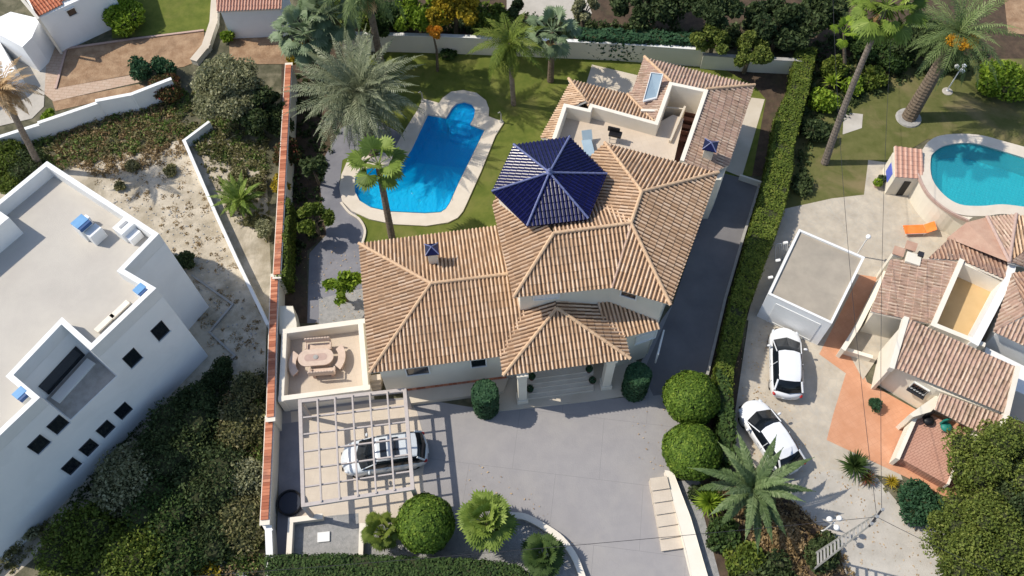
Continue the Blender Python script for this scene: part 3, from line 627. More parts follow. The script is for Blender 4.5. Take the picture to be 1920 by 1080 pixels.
# porch: platform, steps, columns
pf=MB(); pf.prism(PL([(927,771),(1000,763),(1100,752),(1168,742),(1190,732),(1203,716),(1208,690),(1150,640),(940,690)],.15),-.1,.15); pf.prism(PL([(762,757),(944,734),(960,690),(750,705)],.35),-.1,.35,)
pf.build('platform',MAT['cream'],villa)
for i in range(5):
    s=MB(); z=.3+.15*i; a=P(984,748-9*i,z); c=P(1113,731-9*i,z); a2=a+Vector((0,3,0)); c2=c+Vector((0,3,0)); s.prism([a,c,c2,a2],.15,z); s.build('porch_step',MAT['coping'],villa,bevel=.015)
def column(px,py,parent):
    b=MB(); g=P(px,py,.15); b.box((g.x,g.y,.35),(.62,.62,.4),.13); b.box((g.x,g.y,2.1),(.46,.46,3.3),.13); b.box((g.x,g.y,3.75),(.6,.6,.24),.13); b.build('column',MAT['wall'],parent,bevel=.02)
column(979,748,villa); column(1135,722,villa)
cs=MB(); ws=[(wi[0][0],wi[0][1]),(wi[3][0],wi[3][1])]
# windows: wing front wall runs A->D
WA,WD=Vector(wi[0]),Vector(wi[3])
for px,py,w,sh in((784,698,1.15,'glass'),(897,680,.75,'glass')):
    s,z=wallpt(px,py,WA,WD); window(WA,WD,s,2.75,w,.9,villa)
s,z=wallpt(860,690,WA,WD); 
UA,UB=Vector(upi[4-0]) if 0 else Vector(upi[3]),Vector(upi[2])
s,z=wallpt(1024,566,UA,UB); window(UA,UB,s,6.05,1.25,.7,villa,pane='frame')
UB2=Vector(upi[1]); s,z=wallpt(1177,561,UB,UB2); window(UB,UB2,s,6.0,.75,.5,villa)
rci=inset(rc,.3); s,z=wallpt(1208,640,rci[0],rci[1]); window(rci[0],rci[1],s,2.9,1.1,.8,villa,pane='frame')
# terracotta base line on wing wall, lower side steps
tb=MB(); e1=(WD-WA).normalized(); no=Vector((e1.y,-e1.x)); 
for k in range(26):
    c=WA+e1*(.25+k*.25)+no*.03; tb.box((c.x,c.y,.4),(.235,.1,.12),math.atan2(e1.y,e1.x))
tb.build('base_trim',MAT['orange'],villa,tint=6)
for i in range(3):
    s=MB(); g=P(700,708+9*i,.9-.28*i); s.box((g.x,g.y,(.9-.28*i)/2),(.8,.34,.9-.28*i),.13); s.build('side_step',MAT['beige'],villa,bevel=.01)
# side balcony frame at the right corner
bf=MB(); g=P(1240,640,2.4)
for dz in(0,2.0): bf.box((g.x,g.y,1.2+dz*.55),(.08,1.5,.1),-.3)
for dy in(-.7,0,.7): bf.box((g.x+dy*.3,g.y+dy,1.75),(.07,.07,1.15),-.3)
bf.build('balcony_frame',MAT['frame'],villa)
# ---- rear block: roof terrace with parapet
zt=4.1; zp=5.1
def strip(b,px,zz,w,z0,z1,closed=False,mi=0):
    pts=PL(px,zz)
    for i in range(len(pts)-(0 if closed else 1)):
        a,c=pts[i],pts[(i+1)%len(pts)]; d=(c-a); L=d.length; b.box(((a.x+c.x)/2,(a.y+c.y)/2,(z0+z1)/2),(L+w*(.98-.02*(i%3)),w,z1-z0-.003*(i%4)),math.atan2(d.y,d.x),mi)
ow=MB(); k_=inset(PL(REAR_OUT,4.25),.45)
for i in range(len(k_)-1):
    a,c=Vector(k_[i]),Vector(k_[i+1]); d=c-a; ow.box(((a.x+c.x)/2,(a.y+c.y)/2,3.24),(d.length-.02*i,.2,1.7-.006*i),math.atan2(d.y,d.x))
ow.prism(inset(PL([(1284,300),(1364,311),(1352,338),(1290,338)],4.0),.02),0,4.02)  # unseen infill added to stop sun passing between the two blocks
ow.build('rear_wall',MAT['wall'],villa)
pw=MB(); strip(pw,[(1038,262),(1060,197),(1105,207),(1109,197),(1231,231),(1258,156),(1324,170),(1280,298)],zp,.24,2.4,zp); par=pw.build('terrace_parapet',MAT['parapet'],villa,bevel=.02)
fl=MB(); fl.prism(PL([(1030,300),(1060,200),(1108,205),(1229,233),(1262,215),(1282,222),(1262,310),(1200,330),(1060,330)],zt),2.46,zt); fl.build('terrace_floor',MAT['terrace'],villa)
fl=MB(); fl.prism(PL([(1258,158),(1324,170),(1280,305),(1255,300),(1282,215),(1247,205)],2.47),2.455,2.5); fl.build('stairwell_floor',MAT['terradk'],villa)
lw=MB(); strip(lw,[(1284,200),(1257,262)],zt+.25,.12,2.5,zt+.25); strip(lw,[(1244,200),(1283,204)],zt+.1,.1,2.5,zt+.1); lw.build('stairwell_wall',MAT['cream'],villa)
for i in range(6):
    s=MB(); g=P(1300-4*i,196+11*i,2.6); s.box((g.x,g.y,2.5+(.14*(6-i))/2),(1.0,.3,.14*(6-i)),-.27); s.build('stair_step',MAT['terradk'],villa)
zr=4.2
tp=Vector((0,0,.0))
a1,a2,a3=P(1016,262,zr),P(1066,148,zr),P(1176,177,zr)
tiled([a1,a2,P(1104,199,zp-.12),P(1059,197,zp-.12),P(1037,262,zp-.12)],'rear_roof',tl,villa)
tiled([a2,a3,P(1209,212,zp-.3),P(1228,230,zp-.12),P(1110,197,zp-.12),P(1104,197,zp-.12)],'rear_roof',tl,villa)
ridge([a2,P(1104,199,zp-.1)],villa); ridge([a3,P(1226,229,zp-.2)],villa)
b1,b2,b3,b4=P(1208,107,zr),P(1415,160,zr),P(1366,311,zr),P(1186,172,zr)
t1,t2=P(1259,155,zp-.12),P(1325,168,zp-.12)
od=MAT['tile_old']
tiled([b4,b1,t1,P(1243,205,zp-.14),P(1232,228,zp-.14),P(1212,214,zp-.35),a3],'rear_roof',od,villa,messy=.02,down=(-1,.28,0))
tiled([b1,b2,t2,t1],'rear_roof',od,villa,messy=.015)
tiled([b2,b3,P(1340,322,zr+.35),P(1281,306,zp-.1),t2],'rear_roof',od,villa,messy=.022)
ridge([b1,t1],villa); ridge([b2,t2],villa)
# solar water heater lying on the rear roof
def quadslab(b,px,zs,th,mi=0):
    q=[P(x,y,z) for (x,y),z in zip(px,zs)]; n=(q[1]-q[0]).cross(q[2]-q[0]).normalized(); n=n if n.z>0 else -n
    b.add(q+[p-n*th for p in q],[(0,1,2,3),(7,6,5,4),(0,4,5,1),(1,5,6,2),(2,6,7,3),(3,7,4,0)],mi)
sh=thing('solar_heater','tilted grey blue solar panel with a white frame on the rear roof','solar panel',P(1225,165,zp))
b=MB(); quadslab(b,[(1221,136),(1243,139),(1231,184),(1206,190)],(5.5,5.5,4.85,4.85),.07); b.build('panel',MAT['solar'],sh)
b=MB(); pts=[P(1221,136,5.52),P(1243,139,5.52),P(1231,184,4.87),P(1206,190,4.87)]; 
for i in range(4): b.tube([pts[i],pts[(i+1)%4]],.03,6)
b.tube([P(1206,190,4.9),P(1231,184,4.9)],.08,8)
for q_ in(pts[0],pts[1]): b.tube([q_,Vector((q_.x,q_.y,4.4))],.03,6)
b.build('frame',MAT['frame'],sh)
b=MB(); strip(b,[(1205,203),(1240,204)],5.1,.16,4.3,4.95); b.build('roof_upstand',MAT['parapet'],villa)
# chimneys with blue cowls
def chimney(px,py,zc,zb,parent,rot=.12,w=.5):
    g=P(px,py,zc); b=MB(); b.box((g.x,g.y,(zc-.35+zb)/2),(w,w,zc-.35-zb),rot)
    for sx in(-1,1):
        for sy in(-1,1):
            o=Matrix.Rotation(rot,3,'Z')@Vector((sx*w*.4,sy*w*.4,0)); b.box((g.x+o.x,g.y+o.y,zc-.25),(.09,.09,.26),rot)
    o_=b.build('chimney',MAT['wall'],parent,bevel=.01)
    R=Matrix.Rotation(rot,3,'Z'); cs=[g+R@Vector((sx*w*.72,sy*w*.72,-.14)) for sx,sy in((-1,-1),(1,-1),(1,1),(-1,1))]; ap=g+Vector((0,0,.14)); b=MB()
    for i in range(4):
        p,q=cs[i],cs[(i+1)%4]; b.add([p,q,ap,p-Vector((0,0,.05)),q-Vector((0,0,.05))],[(0,1,2),(0,3,4,1)])
    b.build('chimney_cap',MAT['blue'],o_,tint=True); b=MB(); 
    for c in cs: b.tube([c+Vector((0,0,.02)),ap],.035,6)
    b.build('cap_ridge',MAT['bluecap'],o_)
chimney(809,465,6.0,4.4,villa); chimney(1333,270,5.75,4.2,villa,-.3,.55)
# roof terrace furniture
t=thing('barbecue_grill','black barbecue trolley on the cream roof terrace','barbecue',P(1152,266,zt)); g=P(1152,264,zt)
b=MB(); b.box((g.x,g.y,zt+.62),(.75,.42,.18),-.3); b.build('firebox',MAT['black'],t,bevel=.03)
b=MB(); b.box((g.x-.1,g.y+.15,zt+.85),(.72,.1,.36),-.3); b.build('lid',MAT['black'],t,bevel=.03)
for sx in(-.3,.3):
    for sy in(-.15,.15): b=MB(); b.tube([(g.x+sx,g.y+sy,zt),(g.x+sx,g.y+sy,zt+.55)],.02,6); b.build('leg',MAT['steel'],t)
t=thing('sun_bed','grey folding sun bed beside the navy tower roof','sun bed',P(1101,278,zt)); g=P(1102,276,zt)
b=MB(); b.box((g.x,g.y-.3,zt+.32),(.6,1.2,.05),.15); b.build('seat',MAT['solar'],t,bevel=.01); b=MB(); b.box((g.x-.05,g.y+.5,zt+.5),(.6,.6,.05),.15,tilt=Matrix.Rotation(.7,3,'X')); b.build('backrest',MAT['solar'],t)
for sx in(-.25,.25):
    for sy in(-.8,.2): b=MB(); b.tube([(g.x+sx,g.y+sy,zt),(g.x+sx,g.y+sy,zt+.32)],.018,6); b.build('leg',MAT['steel'],t)
t=thing('garden_bench','dark red wooden bench in the stairwell beside the roof terrace','bench',P(1273,268,2.5)); g=P(1273,268,2.5)
b=MB(); b.box((g.x,g.y,2.95),(.9,.4,.06),-.28); b.build('seat',MAT['terradk'],t); b=MB(); b.box((g.x+.05,g.y+.22,3.2),(.9,.05,.45),-.28); b.build('backrest',MAT['terradk'],t)
for sx in(-.35,.35): b=MB(); b.box((g.x+sx,g.y-sx*.28,2.71),(.06,.36,.42),-.28); b.build('leg',MAT['terradk'],t)
# plant pots on the porch steps
for px,py,z,lb in((994,728,.3,'lower left'),(1110,712,.3,'lower right'),(1104,691,.9,'upper right'),(997,705,.9,'upper left')):
    t=thing('plant_pot','round dark green plant in a pot, %s of the four on the porch steps'%lb,'potted plant',P(px,py+6,z),'potted plants on the porch steps'); g=P(px,py+6,z)
    b=MB(); b.lathe((g.x,g.y,z),[(.11,0),(.17,.25),(.19,.28),(.15,.28)],12); b.build('pot',MAT['terradk'],t)
    p,d=ell_points((g.x,g.y,z+.42),(.2,.2,.2),260,.2); foliage('foliage',p,.06,FOL['topdark'],t,nrm=d,tb=-.25)
# ================================================================ POOL
pool=thing('swimming_pool','long blue swimming pool with a round stepped end and cream coping','swimming pool',P(800,320,0))
b=MB(); b.prism(PL(POOL_OUT,.1),-.02,.1,holes=[PL(POOL_IN,.1)]); b.build('coping',MAT['coping'],pool,bevel=.01)
b=MB(); pin=[(p.x,p.y) for p in PL(POOL_IN,.0)]; b.prism(pin,-1.62,-1.6)
n=len(pin)
for i in range(n):
    a,c=pin[i],pin[(i+1)%n]; b.add([(a[0],a[1],.08),(c[0],c[1],.08),(c[0],c[1],-1.6),(a[0],a[1],-1.6)],[(0,1,2,3)])
b.build('basin',MAT['poolblue'],pool)
def bay(k): 
    c=P(868,214,0); return [(c.x+(x-c.x)*k,c.y+(y-c.y)*k) for x,y in pin[2:10]]
for i,(z,dy) in enumerate(((-.3,12),(-.6,18),(-.95,25),(-1.3,32))):
    s=MB(); pl=PL([(838,219),(847,202),(856,193),(870,190),(884,194),(891,204),(889,219),(887-dy*.35,214+dy),(840+2,206+dy)],0); s.prism(inset(pl,.015+.001*i),-1.59,z); s.build('pool_step',MAT['poolblue'],pool,bevel=.02)
s=MB(); s.prism(PL([(752,296),(776,284),(884,296),(858,344),(775,324),(727,320)],0),-1.592,-1.2); s.build('middle_shelf',MAT['poolmid'],pool)
s=MB(); s.prism(PL([(666,336),(700,322),(775,326),(857,346),(841,385),(826,396),(797,399),(732,396),(695,388),(675,375),(666,358)],0),-1.595,-.85); s.build('shallow_shelf',MAT['poolpale'],pool)
def watermat(name,col,bs,shal):
    m=bpy.data.materials.new(name); m.use_nodes=True; n=m.node_tree.nodes; l=m.node_tree.links; n.remove(n['Principled BSDF'])
    tr=n.new('ShaderNodeBsdfTransparent'); tr.inputs[0].default_value=(*col,1); gl=n.new('ShaderNodeBsdfGlossy'); gl.inputs['Roughness'].default_value=.04
    df=n.new('ShaderNodeBsdfDiffuse'); df.inputs[0].default_value=(*shal,1)
    fr=n.new('ShaderNodeFresnel'); fr.inputs[0].default_value=1.33; bp=n.new('ShaderNodeBump'); bp.inputs['Strength'].default_value=.8; bp.inputs['Distance'].default_value=.08
    t=n.new('ShaderNodeTexNoise'); t.inputs['Scale'].default_value=bs; t.inputs['Detail'].default_value=3; t.inputs['Distortion'].default_value=.8
    g=n.new('ShaderNodeNewGeometry'); l.new(g.outputs['Position'],t.inputs[0]); l.new(t.outputs['Fac'],bp.inputs['Height']); l.new(bp.outputs[0],gl.inputs['Normal']); l.new(bp.outputs[0],fr.inputs['Normal'])
    m0=n.new('ShaderNodeMixShader'); m0.inputs[0].default_value=.36; l.new(tr.outputs[0],m0.inputs[1]); l.new(df.outputs[0],m0.inputs[2])
    mx=n.new('ShaderNodeMixShader'); l.new(fr.outputs[0],mx.inputs[0]); l.new(m0.outputs[0],mx.inputs[1]); l.new(gl.outputs[0],mx.inputs[2]); l.new(mx.outputs[0],n['Material Output'].inputs[0]); return m
def watersheet(pts,z,mat,parent):
    b=MB(); lp=[Vector((p[0],p[1],0)) for p in pts]; fs=[]
    for t in tessellate_polygon([lp]):
        cr=(lp[t[1]]-lp[t[0]]).cross(lp[t[2]]-lp[t[0]]).z
        if abs(cr)>1e-9: fs.append(t if cr>0 else (t[0],t[2],t[1]))
    b.add([(p.x,p.y,z) for p in lp],fs); return b.build('water',mat,parent)
watersheet(pin,-.03,watermat('pool_water',(.45,.88,1.0),4.5,(.0,.42,.78)),pool)
kb=MB(); 
k=smooth_px([(679,456),(684,432),(674,411),(655,398),(640,380)],5,False); strip(kb,k,.12,.14,-.02,.12); tag(kb.build('curved_kerb',MAT['coping']),'thin cream kerb curving from the pool to the tiled wing','kerb')
for px,py,lb in((793,190,'left'),(940,228,'right')):
    t=thing('garden_tap','small pale shower post at the %s rear corner of the pool coping'%lb,'shower post',P(px,py,.1)); g=P(px,py,.1)
    b=MB(); b.tube([g,g+Vector((0,0,.75)),g+Vector((-.08,0,.95)),g+Vector((-.2,-.05,.9))],[.05,.04,.03,.03],8); b.build('post',MAT['concrete'],t); b=MB(); b.lathe((g.x,g.y,g.z),[(.14,0),(.14,.05),(.08,.08)],10); b.build('base',MAT['concrete'],t)
# ================================================================ WALLS AND FENCES OF THE MAIN PLOT
def wall_line(name,px,z,w,label,cat='wall',mat='wall',cop='parapet',z0=-.05,copw=.06,coph=.05):
    g=P(*px[0],0); t=thing(name,label,cat,g); b=MB(); strip(b,px,z,w,z0,z-coph); b.build('wall_body',MAT[mat],t)
    b=MB(); strip(b,px,z,w+copw,z-coph,z); b.build('coping',MAT[cop],t,bevel=.01); return t
bw=thing('boundary_wall','long cream garden wall topped with orange tiles, stepping down along the left edge of the plot','wall',P(515,560,0))
segs=[([(541,122),(531,300),(519,515)],2.0),([(515,519),(511,630),(507,782)],1.75),([(505,786),(501,880),(496,975)],1.5)]
b=MB(); c=MB(); ed=MB()
for px,z in segs:
    strip(b,px,z,.36,-.05,z-.08); pts=PL(px,z); strip(ed,px,z,.5,z-.08,z-.03)
    for a,q in zip(pts,pts[1:]):
        d=(q-a); k=int(d.length/.17); d/=k; rz=math.atan2(d.y,d.x)
        for i in range(k):
            m_=a+d*(i+.5); c.box((m_.x,m_.y,z+.02+(.012 if i%2 else 0)),(.16,.38,.05),rz)
strip(b,[(502,990),(506,1045),(508,1090)],1.1,.3,-.05,1.1)
b.build('wall_body',MAT['wall'],bw); c.build('tile_coping',MAT['orange'],bw,tint=6); ed.build('coping_edge',MAT['parapet'],bw)
b=MB(); strip(b,[(497,981),(503,992),(505,1040),(507,1092)],1.14,.34,1.05,1.14); b.build('coping',MAT['white'],bw)
wall_line('rear_wall',[(640,61),(830,66),(1150,79),(1320,91)],1.6,.22,'cream rendered wall along the rear of the lawn',cop='white')
wall_line('low_rear_wall',[(1322,101),(1420,108),(1500,112)],1.3,.22,'grey cream wall stub in shade behind the villa at the top right',cop='concrete')
t=wall_line('lot_wall',[(390,229),(345,263),(404,400),(445,490),(501,606)],.7,.2,'thin bent white wall crossing the sandy plot',mat='wallw',cop='white',copw=.0)
wall_line('foundation_kerb',[(360,516),(436,570),(392,622),(440,666),(405,700)],.12,.07,'thin zigzag concrete kerb on the sand beside the white house',cat='kerb',mat='concrete',cop='concrete')
wall_line('driveway_kerb',[(1425,343),(1395,440),(1360,560),(1327,700)],.28,.1,'thin pale kerb between the dark driveway and the long hedge',cat='kerb',cop='concrete')
t=thing('driveway_wall','broad cream topped wall along the right edge of the driveway','wall',P(1290,980,0)); b=MB(); b.prism(PL([(1247,882),(1262,884),(1295,970),(1330,1090),(1300,1090),(1284,1024)],.5),-.05,.5); b.build('wall_body',MAT['parapet'],t,bevel=.02)
t=thing('garden_steps','flight of six beige steps against the cream driveway wall','steps',P(1250,960,0))
L0=[(1219,897),(1241,1033)]; R0=[(1250,893),(1284,1027)]
for i in range(6):
    a=[L0[0][k]+(L0[1][k]-L0[0][k])*i/6 for k in(0,1)]; a2=[L0[0][k]+(L0[1][k]-L0[0][k])*(i+1)/6 for k in(0,1)]; c=[R0[0][k]+(R0[1][k]-R0[0][k])*i/6 for k in(0,1)]; c2=[R0[0][k]+(R0[1][k]-R0[0][k])*(i+1)/6 for k in(0,1)]
    z=.62-.09*i; b=MB(); b.prism(PL([a,c,c2,a2],z),-.05,z); b.build('step',MAT['beige'],t,bevel=.012)
t=wall_line('curved_garden_kerb',smooth_px([(962,966),(985,969),(1015,984),(1050,1008),(1075,1040),(1090,1075),(1097,1100)],5,False),.4,.26,'cream curved kerb around the gravel bed at the bottom',cat='kerb')
t=wall_line('yard_wall',[(600,968),(545,975),(541,1045)],.55,.22,'cream L shaped low wall around the sunken yard',cat='wall')
t=wall_line('bed_wall',[(700,984),(678,985),(676,1045)],.45,.18,'short pale kerb between the sunken yard and the clipped bushes',cat='kerb')
b=MB(); g=P(607,1007,.05); b.box((g.x,g.y,.06),(.62,.5,.1),.1); tag(b.build('access_cover',MAT['white'],bevel=.01),'small white rectangular cover in the sunken yard','cover')
t=thing('round_planter','large dark round basin in the shade by the boundary wall','basin',P(545,945,0)); g=P(545,945,0)
b=MB(); b.lathe((g.x,g.y,0),[(.64,0),(.68,.32),(.65,.34),(.6,.3),(.58,.2)],32); b.build('rim',MAT['black'],t,smooth=False); b=MB(); b.lathe((g.x,g.y,.02),[(.57,.15),(.56,.2)],32); b.build('cover',MAT['teal'],t)
# courtyard
yd=thing('courtyard','square beige courtyard enclosed by a low cream parapet left of the villa','courtyard',P(600,680,0))
b=MB(); b.prism(PL([(528,622),(678,604),(688,735),(522,750)],.6),-.05,.6); b.build('floor',MAT['terrace'],yd)
b=MB(); z=1.45
strip(b,[(534,621),(679,602)],z,.32,-.04,z); strip(b,[(676,604),(686,727)],z,.3,-.03,z-.004); strip(b,[(533,622),(527,748)],z,.3,-.02,z-.008); strip(b,[(526,747),(689,726)],z,.3,-.045,z-.002); b.build('parapet',MAT['parapet'],yd,bevel=.02)
b=MB(); b.prism(PL([(524,574),(549,574),(556,606),(556,622),(524,626)],1.3),-.05,1.3); b.build('corner_pier',MAT['wall'],yd,bevel=.02)
def stadium(cx,cy,L,Wd,rz,n=12):
    r=Wd/2; h=L/2-r; o=[]
    for i in range(n+1): a=-math.pi/2+math.pi*i/n; o.append((h+r*math.cos(a),r*math.sin(a)))
    for i in range(n+1): a=math.pi/2+math.pi*i/n; o.append((-h+r*math.cos(a),r*math.sin(a)))
    c,s=math.cos(rz),math.sin(rz); return [(cx+x*c-y*s,cy+x*s+y*c) for x,y in o]
g=P(592,670,1.32); t=thing('garden_table','pale stone oval table in the middle of the courtyard','table',(g.x,g.y,.6))
b=MB(); b.prism(stadium(g.x,g.y,1.95,1.0,.08),1.26,1.34); top=b.build('table_top',MAT['stone'],t,bevel=.02); b=MB(); b.prism(stadium(g.x,g.y,1.25,.42,.08),1.34,1.348); b.build('inlay',MAT['stonedk'],top); b=MB(); b.lathe((g.x,g.y,1.34),[(.1,0),(.14,.04),(.05,.06)],14); b.build('centre_ornament',MAT['concrete'],top)
for s_ in(-.55,.55): b=MB(); b.lathe((g.x+s_,g.y,.6),[(.22,0),(.16,.08),(.1,.3),(.17,.6),(.2,.66)],14); b.build('pedestal',MAT['stone'],t)
def curved_bench(px,py,a0,lb):
    g=P(px,py,1.05); t=thing('stone_bench',lb,'bench',(g.x,g.y,.6),'stone benches around the courtyard table'); R_=.85; cx_,cy_=g.x-R_*math.cos(a0),g.y-R_*math.sin(a0); o=[]
    for r in(R_-.2,R_+.2): o.append([(cx_+r*math.cos(a0+u),cy_+r*math.sin(a0+u)*1.1) for u in np.linspace(-.72,.72,12)])
    b=MB(); b.prism(o[0]+o[1][::-1],1.0,1.09); b.build('seat',MAT['stone'],t,bevel=.03)
    for u in(-.5,.5): b=MB(); b.box((cx_+R_*math.cos(a0+u),cy_+R_*math.sin(a0+u)*1.1,.8),(.26,.16,.4),a0+u); b.build('leg',MAT['stonedk'],t)
curved_bench(548,682,math.pi+.1,'curved pale stone bench left of the oval table, nearest the tiled boundary wall')
curved_bench(641,669,.05,'curved pale stone bench right of the oval table')
def back_bench(px,py,rz,lb):
    g=P(px,py,1.02); t=thing('stone_bench',lb,'bench',(g.x,g.y,.6),'stone benches around the courtyard table'); R=Matrix.Rotation(rz,3,'Z')
    def bx(n,c,s,m='stone'): o=R@Vector(c); b=MB(); b.box((g.x+o.x,g.y+o.y,.6+c[2]),s,rz); b.build(n,MAT[m],t,bevel=.03)
    bx('seat',(0,0,.42),(1.42,.42,.09)); bx('leg',(-.5,0,.2),(.16,.36,.38),'stonedk'); bx('leg',(.5,0,.2),(.16,.36,.38),'stonedk'); bx('backrest',(0,.25,.78),(1.42,.09,.42)); bx('armrest',(-.68,0,.62),(.09,.4,.08)); bx('armrest',(.68,0,.62),(.09,.4,.08)); 
    b=MB(); 
    for i in range(9): o=R@Vector((-.62+.155*i,.25,0)); b.ball((g.x+o.x,g.y+o.y,1.6),(.09,.05,.05),n=8)
    b.build('carved_top',MAT['stone'],t)
back_bench(598,650,.08,'straight stone bench with a carved back behind the oval table')
back_bench(605,697,math.pi+.08,'straight stone bench with a back in front of the oval table')
# pergola
pg=thing('pergola','pale lattice pergola with square openings over the white car','pergola',P(668,850,0))
zc=2.42; c4=[P(563,753,zc),P(759,732,zc),P(774,916,zc),P(569,948,zc)]
def beam(a,c,w,h,name): b=MB(); d=c-a; b.box((a+c)/2,(d.length,w,h),math.atan2(d.y,d.x)); return b.build(name,MAT['beam'],pg,bevel=.008)
MAT['beam']=m('pale_painted_beam',(.5,.445,.41),.8,(.44,.39,.355),5)
lp_=lambda a,c,t:a+(c-a)*t
for i_,(a,c) in enumerate(((c4[0],c4[1]),(c4[1],c4[2]),(c4[2],c4[3]),(c4[3],c4[0]))): beam(a+(a-c).normalized()*.08+Vector((0,0,.006*(i_%2))),c+(c-a).normalized()*.08+Vector((0,0,.006*(i_%2))),.19,.2,'edge_beam')
for i in range(1,6):
    t_=i/6; beam(lp_(c4[0],c4[1],t_)+Vector((0,0,.115)),lp_(c4[3],c4[2],t_)+Vector((0,0,.115)),.085,.13,'rafter'); beam(lp_(c4[0],c4[3],t_)+Vector((0,0,.0)),lp_(c4[1],c4[2],t_)+Vector((0,0,.0)),.075,.13,'cross_beam')
for q in c4: b=MB(); b.box((q.x,q.y,1.15),(.2,.2,2.32),.1); b.build('post',MAT['beam'],pg,bevel=.008)
# ================================================================ CARS
def loft(b,secs,mi=0,close=True):
    n=len(secs[0]); vs=[p for s in secs for p in s]; fs=[]
    for i in range(len(secs)-1):
        for k in range(n): fs.append((i*n+k,i*n+(k+1)%n,(i+1)*n+(k+1)%n,(i+1)*n+k))
    if close: fs.append(tuple(range(n))[::-1]); fs.append(tuple((len(secs)-1)*n+k for k in range(n)))
    return b.add(vs,fs,mi)
def car(name,label,paint,L,Wd,Hh,loc,yaw,suv=False,dark_roof=False):
    t=thing(name,label,'car',(0,0,0),'parked white cars'); hw=Wd/2; k=L/4.4
    # body: nose at +x
    belt=.92 if not suv else 1.05; hood=.78 if not suv else .95
    st=[(2.2,.5,.5,.28),(2.15,.7,.62,.22),(1.98,.88,hood-.1,.2),(1.65,.98,hood,.2),(1.25,1.0,hood+.07,.2),(.8,1.0,belt-.02,.2),(0,1.0,belt,.2),(-1.0,1.0,belt+.01,.2),(-1.6,.99,belt+.02,.2),(-2.0,.92,belt-.02,.24),(-2.14,.78,belt-.12,.28),(-2.2,.6,.62,.34)]
    secs=[]
    for x,w,z,zb in st:
        W_=hw*w; secs.append([(x*k,-W_*.86,zb),(x*k,-W_*.98,zb+.12),(x*k,-W_,(z+zb)/2+.05),(x*k,-W_*.97,z-.1),(x*k,-W_*.86,z-.015),(x*k,-W_*.45,z+.02),(x*k,0,z+.03),(x*k,W_*.45,z+.02),(x*k,W_*.86,z-.015),(x*k,W_*.97,z-.1),(x*k,W_,(z+zb)/2+.05),(x*k,W_*.98,zb+.12),(x*k,W_*.86,zb)])
    bow=lambda x,y,W_,f: x+f*(1-min(1,abs(y)/W_)**2)
    for (x,w,z,zb),sec in zip(st,secs):
        f=.2 if x>1.9 else .1 if x>1.2 else -.12 if x<-1.9 else 0
        for i_,p in enumerate(sec): sec[i_]=(bow(p[0],p[1],hw*w,f)-f*.5,p[1],p[2])
    b=MB(); loft(b,secs); body=b.build('body',MAT[paint],t,smooth=True); sm=body.modifiers.new('s','SUBSURF'); sm.levels=1; sm.render_levels=2
    # glasshouse
    gh=[(1.3,.8,belt-.02,.86),(.34,.72,Hh-.1,.9),(.2,.71,Hh-.05,.9),(-.3,.72,Hh-.01,.9),(-1.1,.7,Hh-.05,.9),(-1.45,.68,Hh-.14,.9),(-1.98,.74,belt+.04,.86)]
    if suv: gh=[(1.25,.82,belt-.02,.88),(.4,.76,Hh-.1,.92),(.26,.75,Hh-.05,.92),(-.3,.76,Hh-.01,.92),(-1.3,.75,Hh-.05,.92),(-1.7,.73,Hh-.12,.92),(-2.05,.78,belt+.04,.88)]
    secs=[]
    for x,w,z,wb in gh:
        a=hw*w; c=hw*wb; secs.append([(x*k,-c,belt-.12),(x*k,-c*.99,belt-.02),(x*k,-a-.03,max(z-.06,belt)),(x*k,-a*.88,z),(x*k,0,z+.025),(x*k,a*.88,z),(x*k,a+.03,max(z-.06,belt)),(x*k,c*.99,belt-.02),(x*k,c,belt-.12)])
    for (x,w,z,wb),sec in zip(gh,secs):
        f=.24 if x>1 else .13 if x>.3 else .08 if x>0 else -.16 if x<-1.9 else -.08 if x<-1.3 else 0
        for i_,p in enumerate(sec): sec[i_]=(bow(p[0],p[1],hw*w,f)-f*.35,p[1],p[2])
    b=MB(); loft(b,secs); b.build('windows',MAT['carglass'],t,smooth=True)
    rs=[]
    for x,w,z,wb in gh[1:-1]:
        a=hw*w; rs.append([(x*k,-a*1.0,z-.05),(x*k,-a*.86,z+.018),(x*k,-a*.4,z+.036),(x*k,a*.4,z+.036),(x*k,a*.86,z+.018),(x*k,a*1.0,z-.05),(x*k,a*.8,z-.07),(x*k,-a*.8,z-.07)])
    for (x,w,z,wb),sec in zip(gh[1:-1],rs):
        f=.13 if x>.3 else .08 if x>0 else -.08 if x<-1.3 else 0
        for i_,p in enumerate(sec): sec[i_]=(bow(p[0],p[1],hw*w,f)-f*.35,p[1],p[2])
    b=MB(); loft(b,rs); roof=b.build('roof',MAT[paint],t,smooth=False); bv=roof.modifiers.new('b','BEVEL'); bv.width=.015; bv.segments=2
    for sg in(-1,1):
        b=MB()
        f0=gh[0]; f1=gh[1]; r1=gh[-2]; r0=gh[-1]
        for q_ in(([(f0[0]*k-.08,sg*hw*.86,belt-.01),(f1[0]*k-.04,sg*hw*f1[1]*1.03,f1[2]-.03)],.03),([(r0[0]*k+.06,sg*hw*.84,belt+.03),(r1[0]*k+.03,sg*hw*r1[1]*1.03,r1[2]-.03)],.055),([(-.35*k,sg*hw*.89,belt),(-.4*k,sg*hw*.77,Hh-.06)],.022)):
            b=MB(); b.tube(q_[0],q_[1],6); b.build('pillar',MAT[paint],t)
        for x in(.75,-.38,-1.3): b=MB(); b.box((x*k,sg*hw*.985,belt*.68),(.012,.02,belt*.42)); b.build('door_seam',MAT['black'],t)
        b=MB(); b.box((-.1*k,sg*hw*.99,belt-.17),(.16,.03,.025)); b.build('door_handle',MAT['steel'],t)
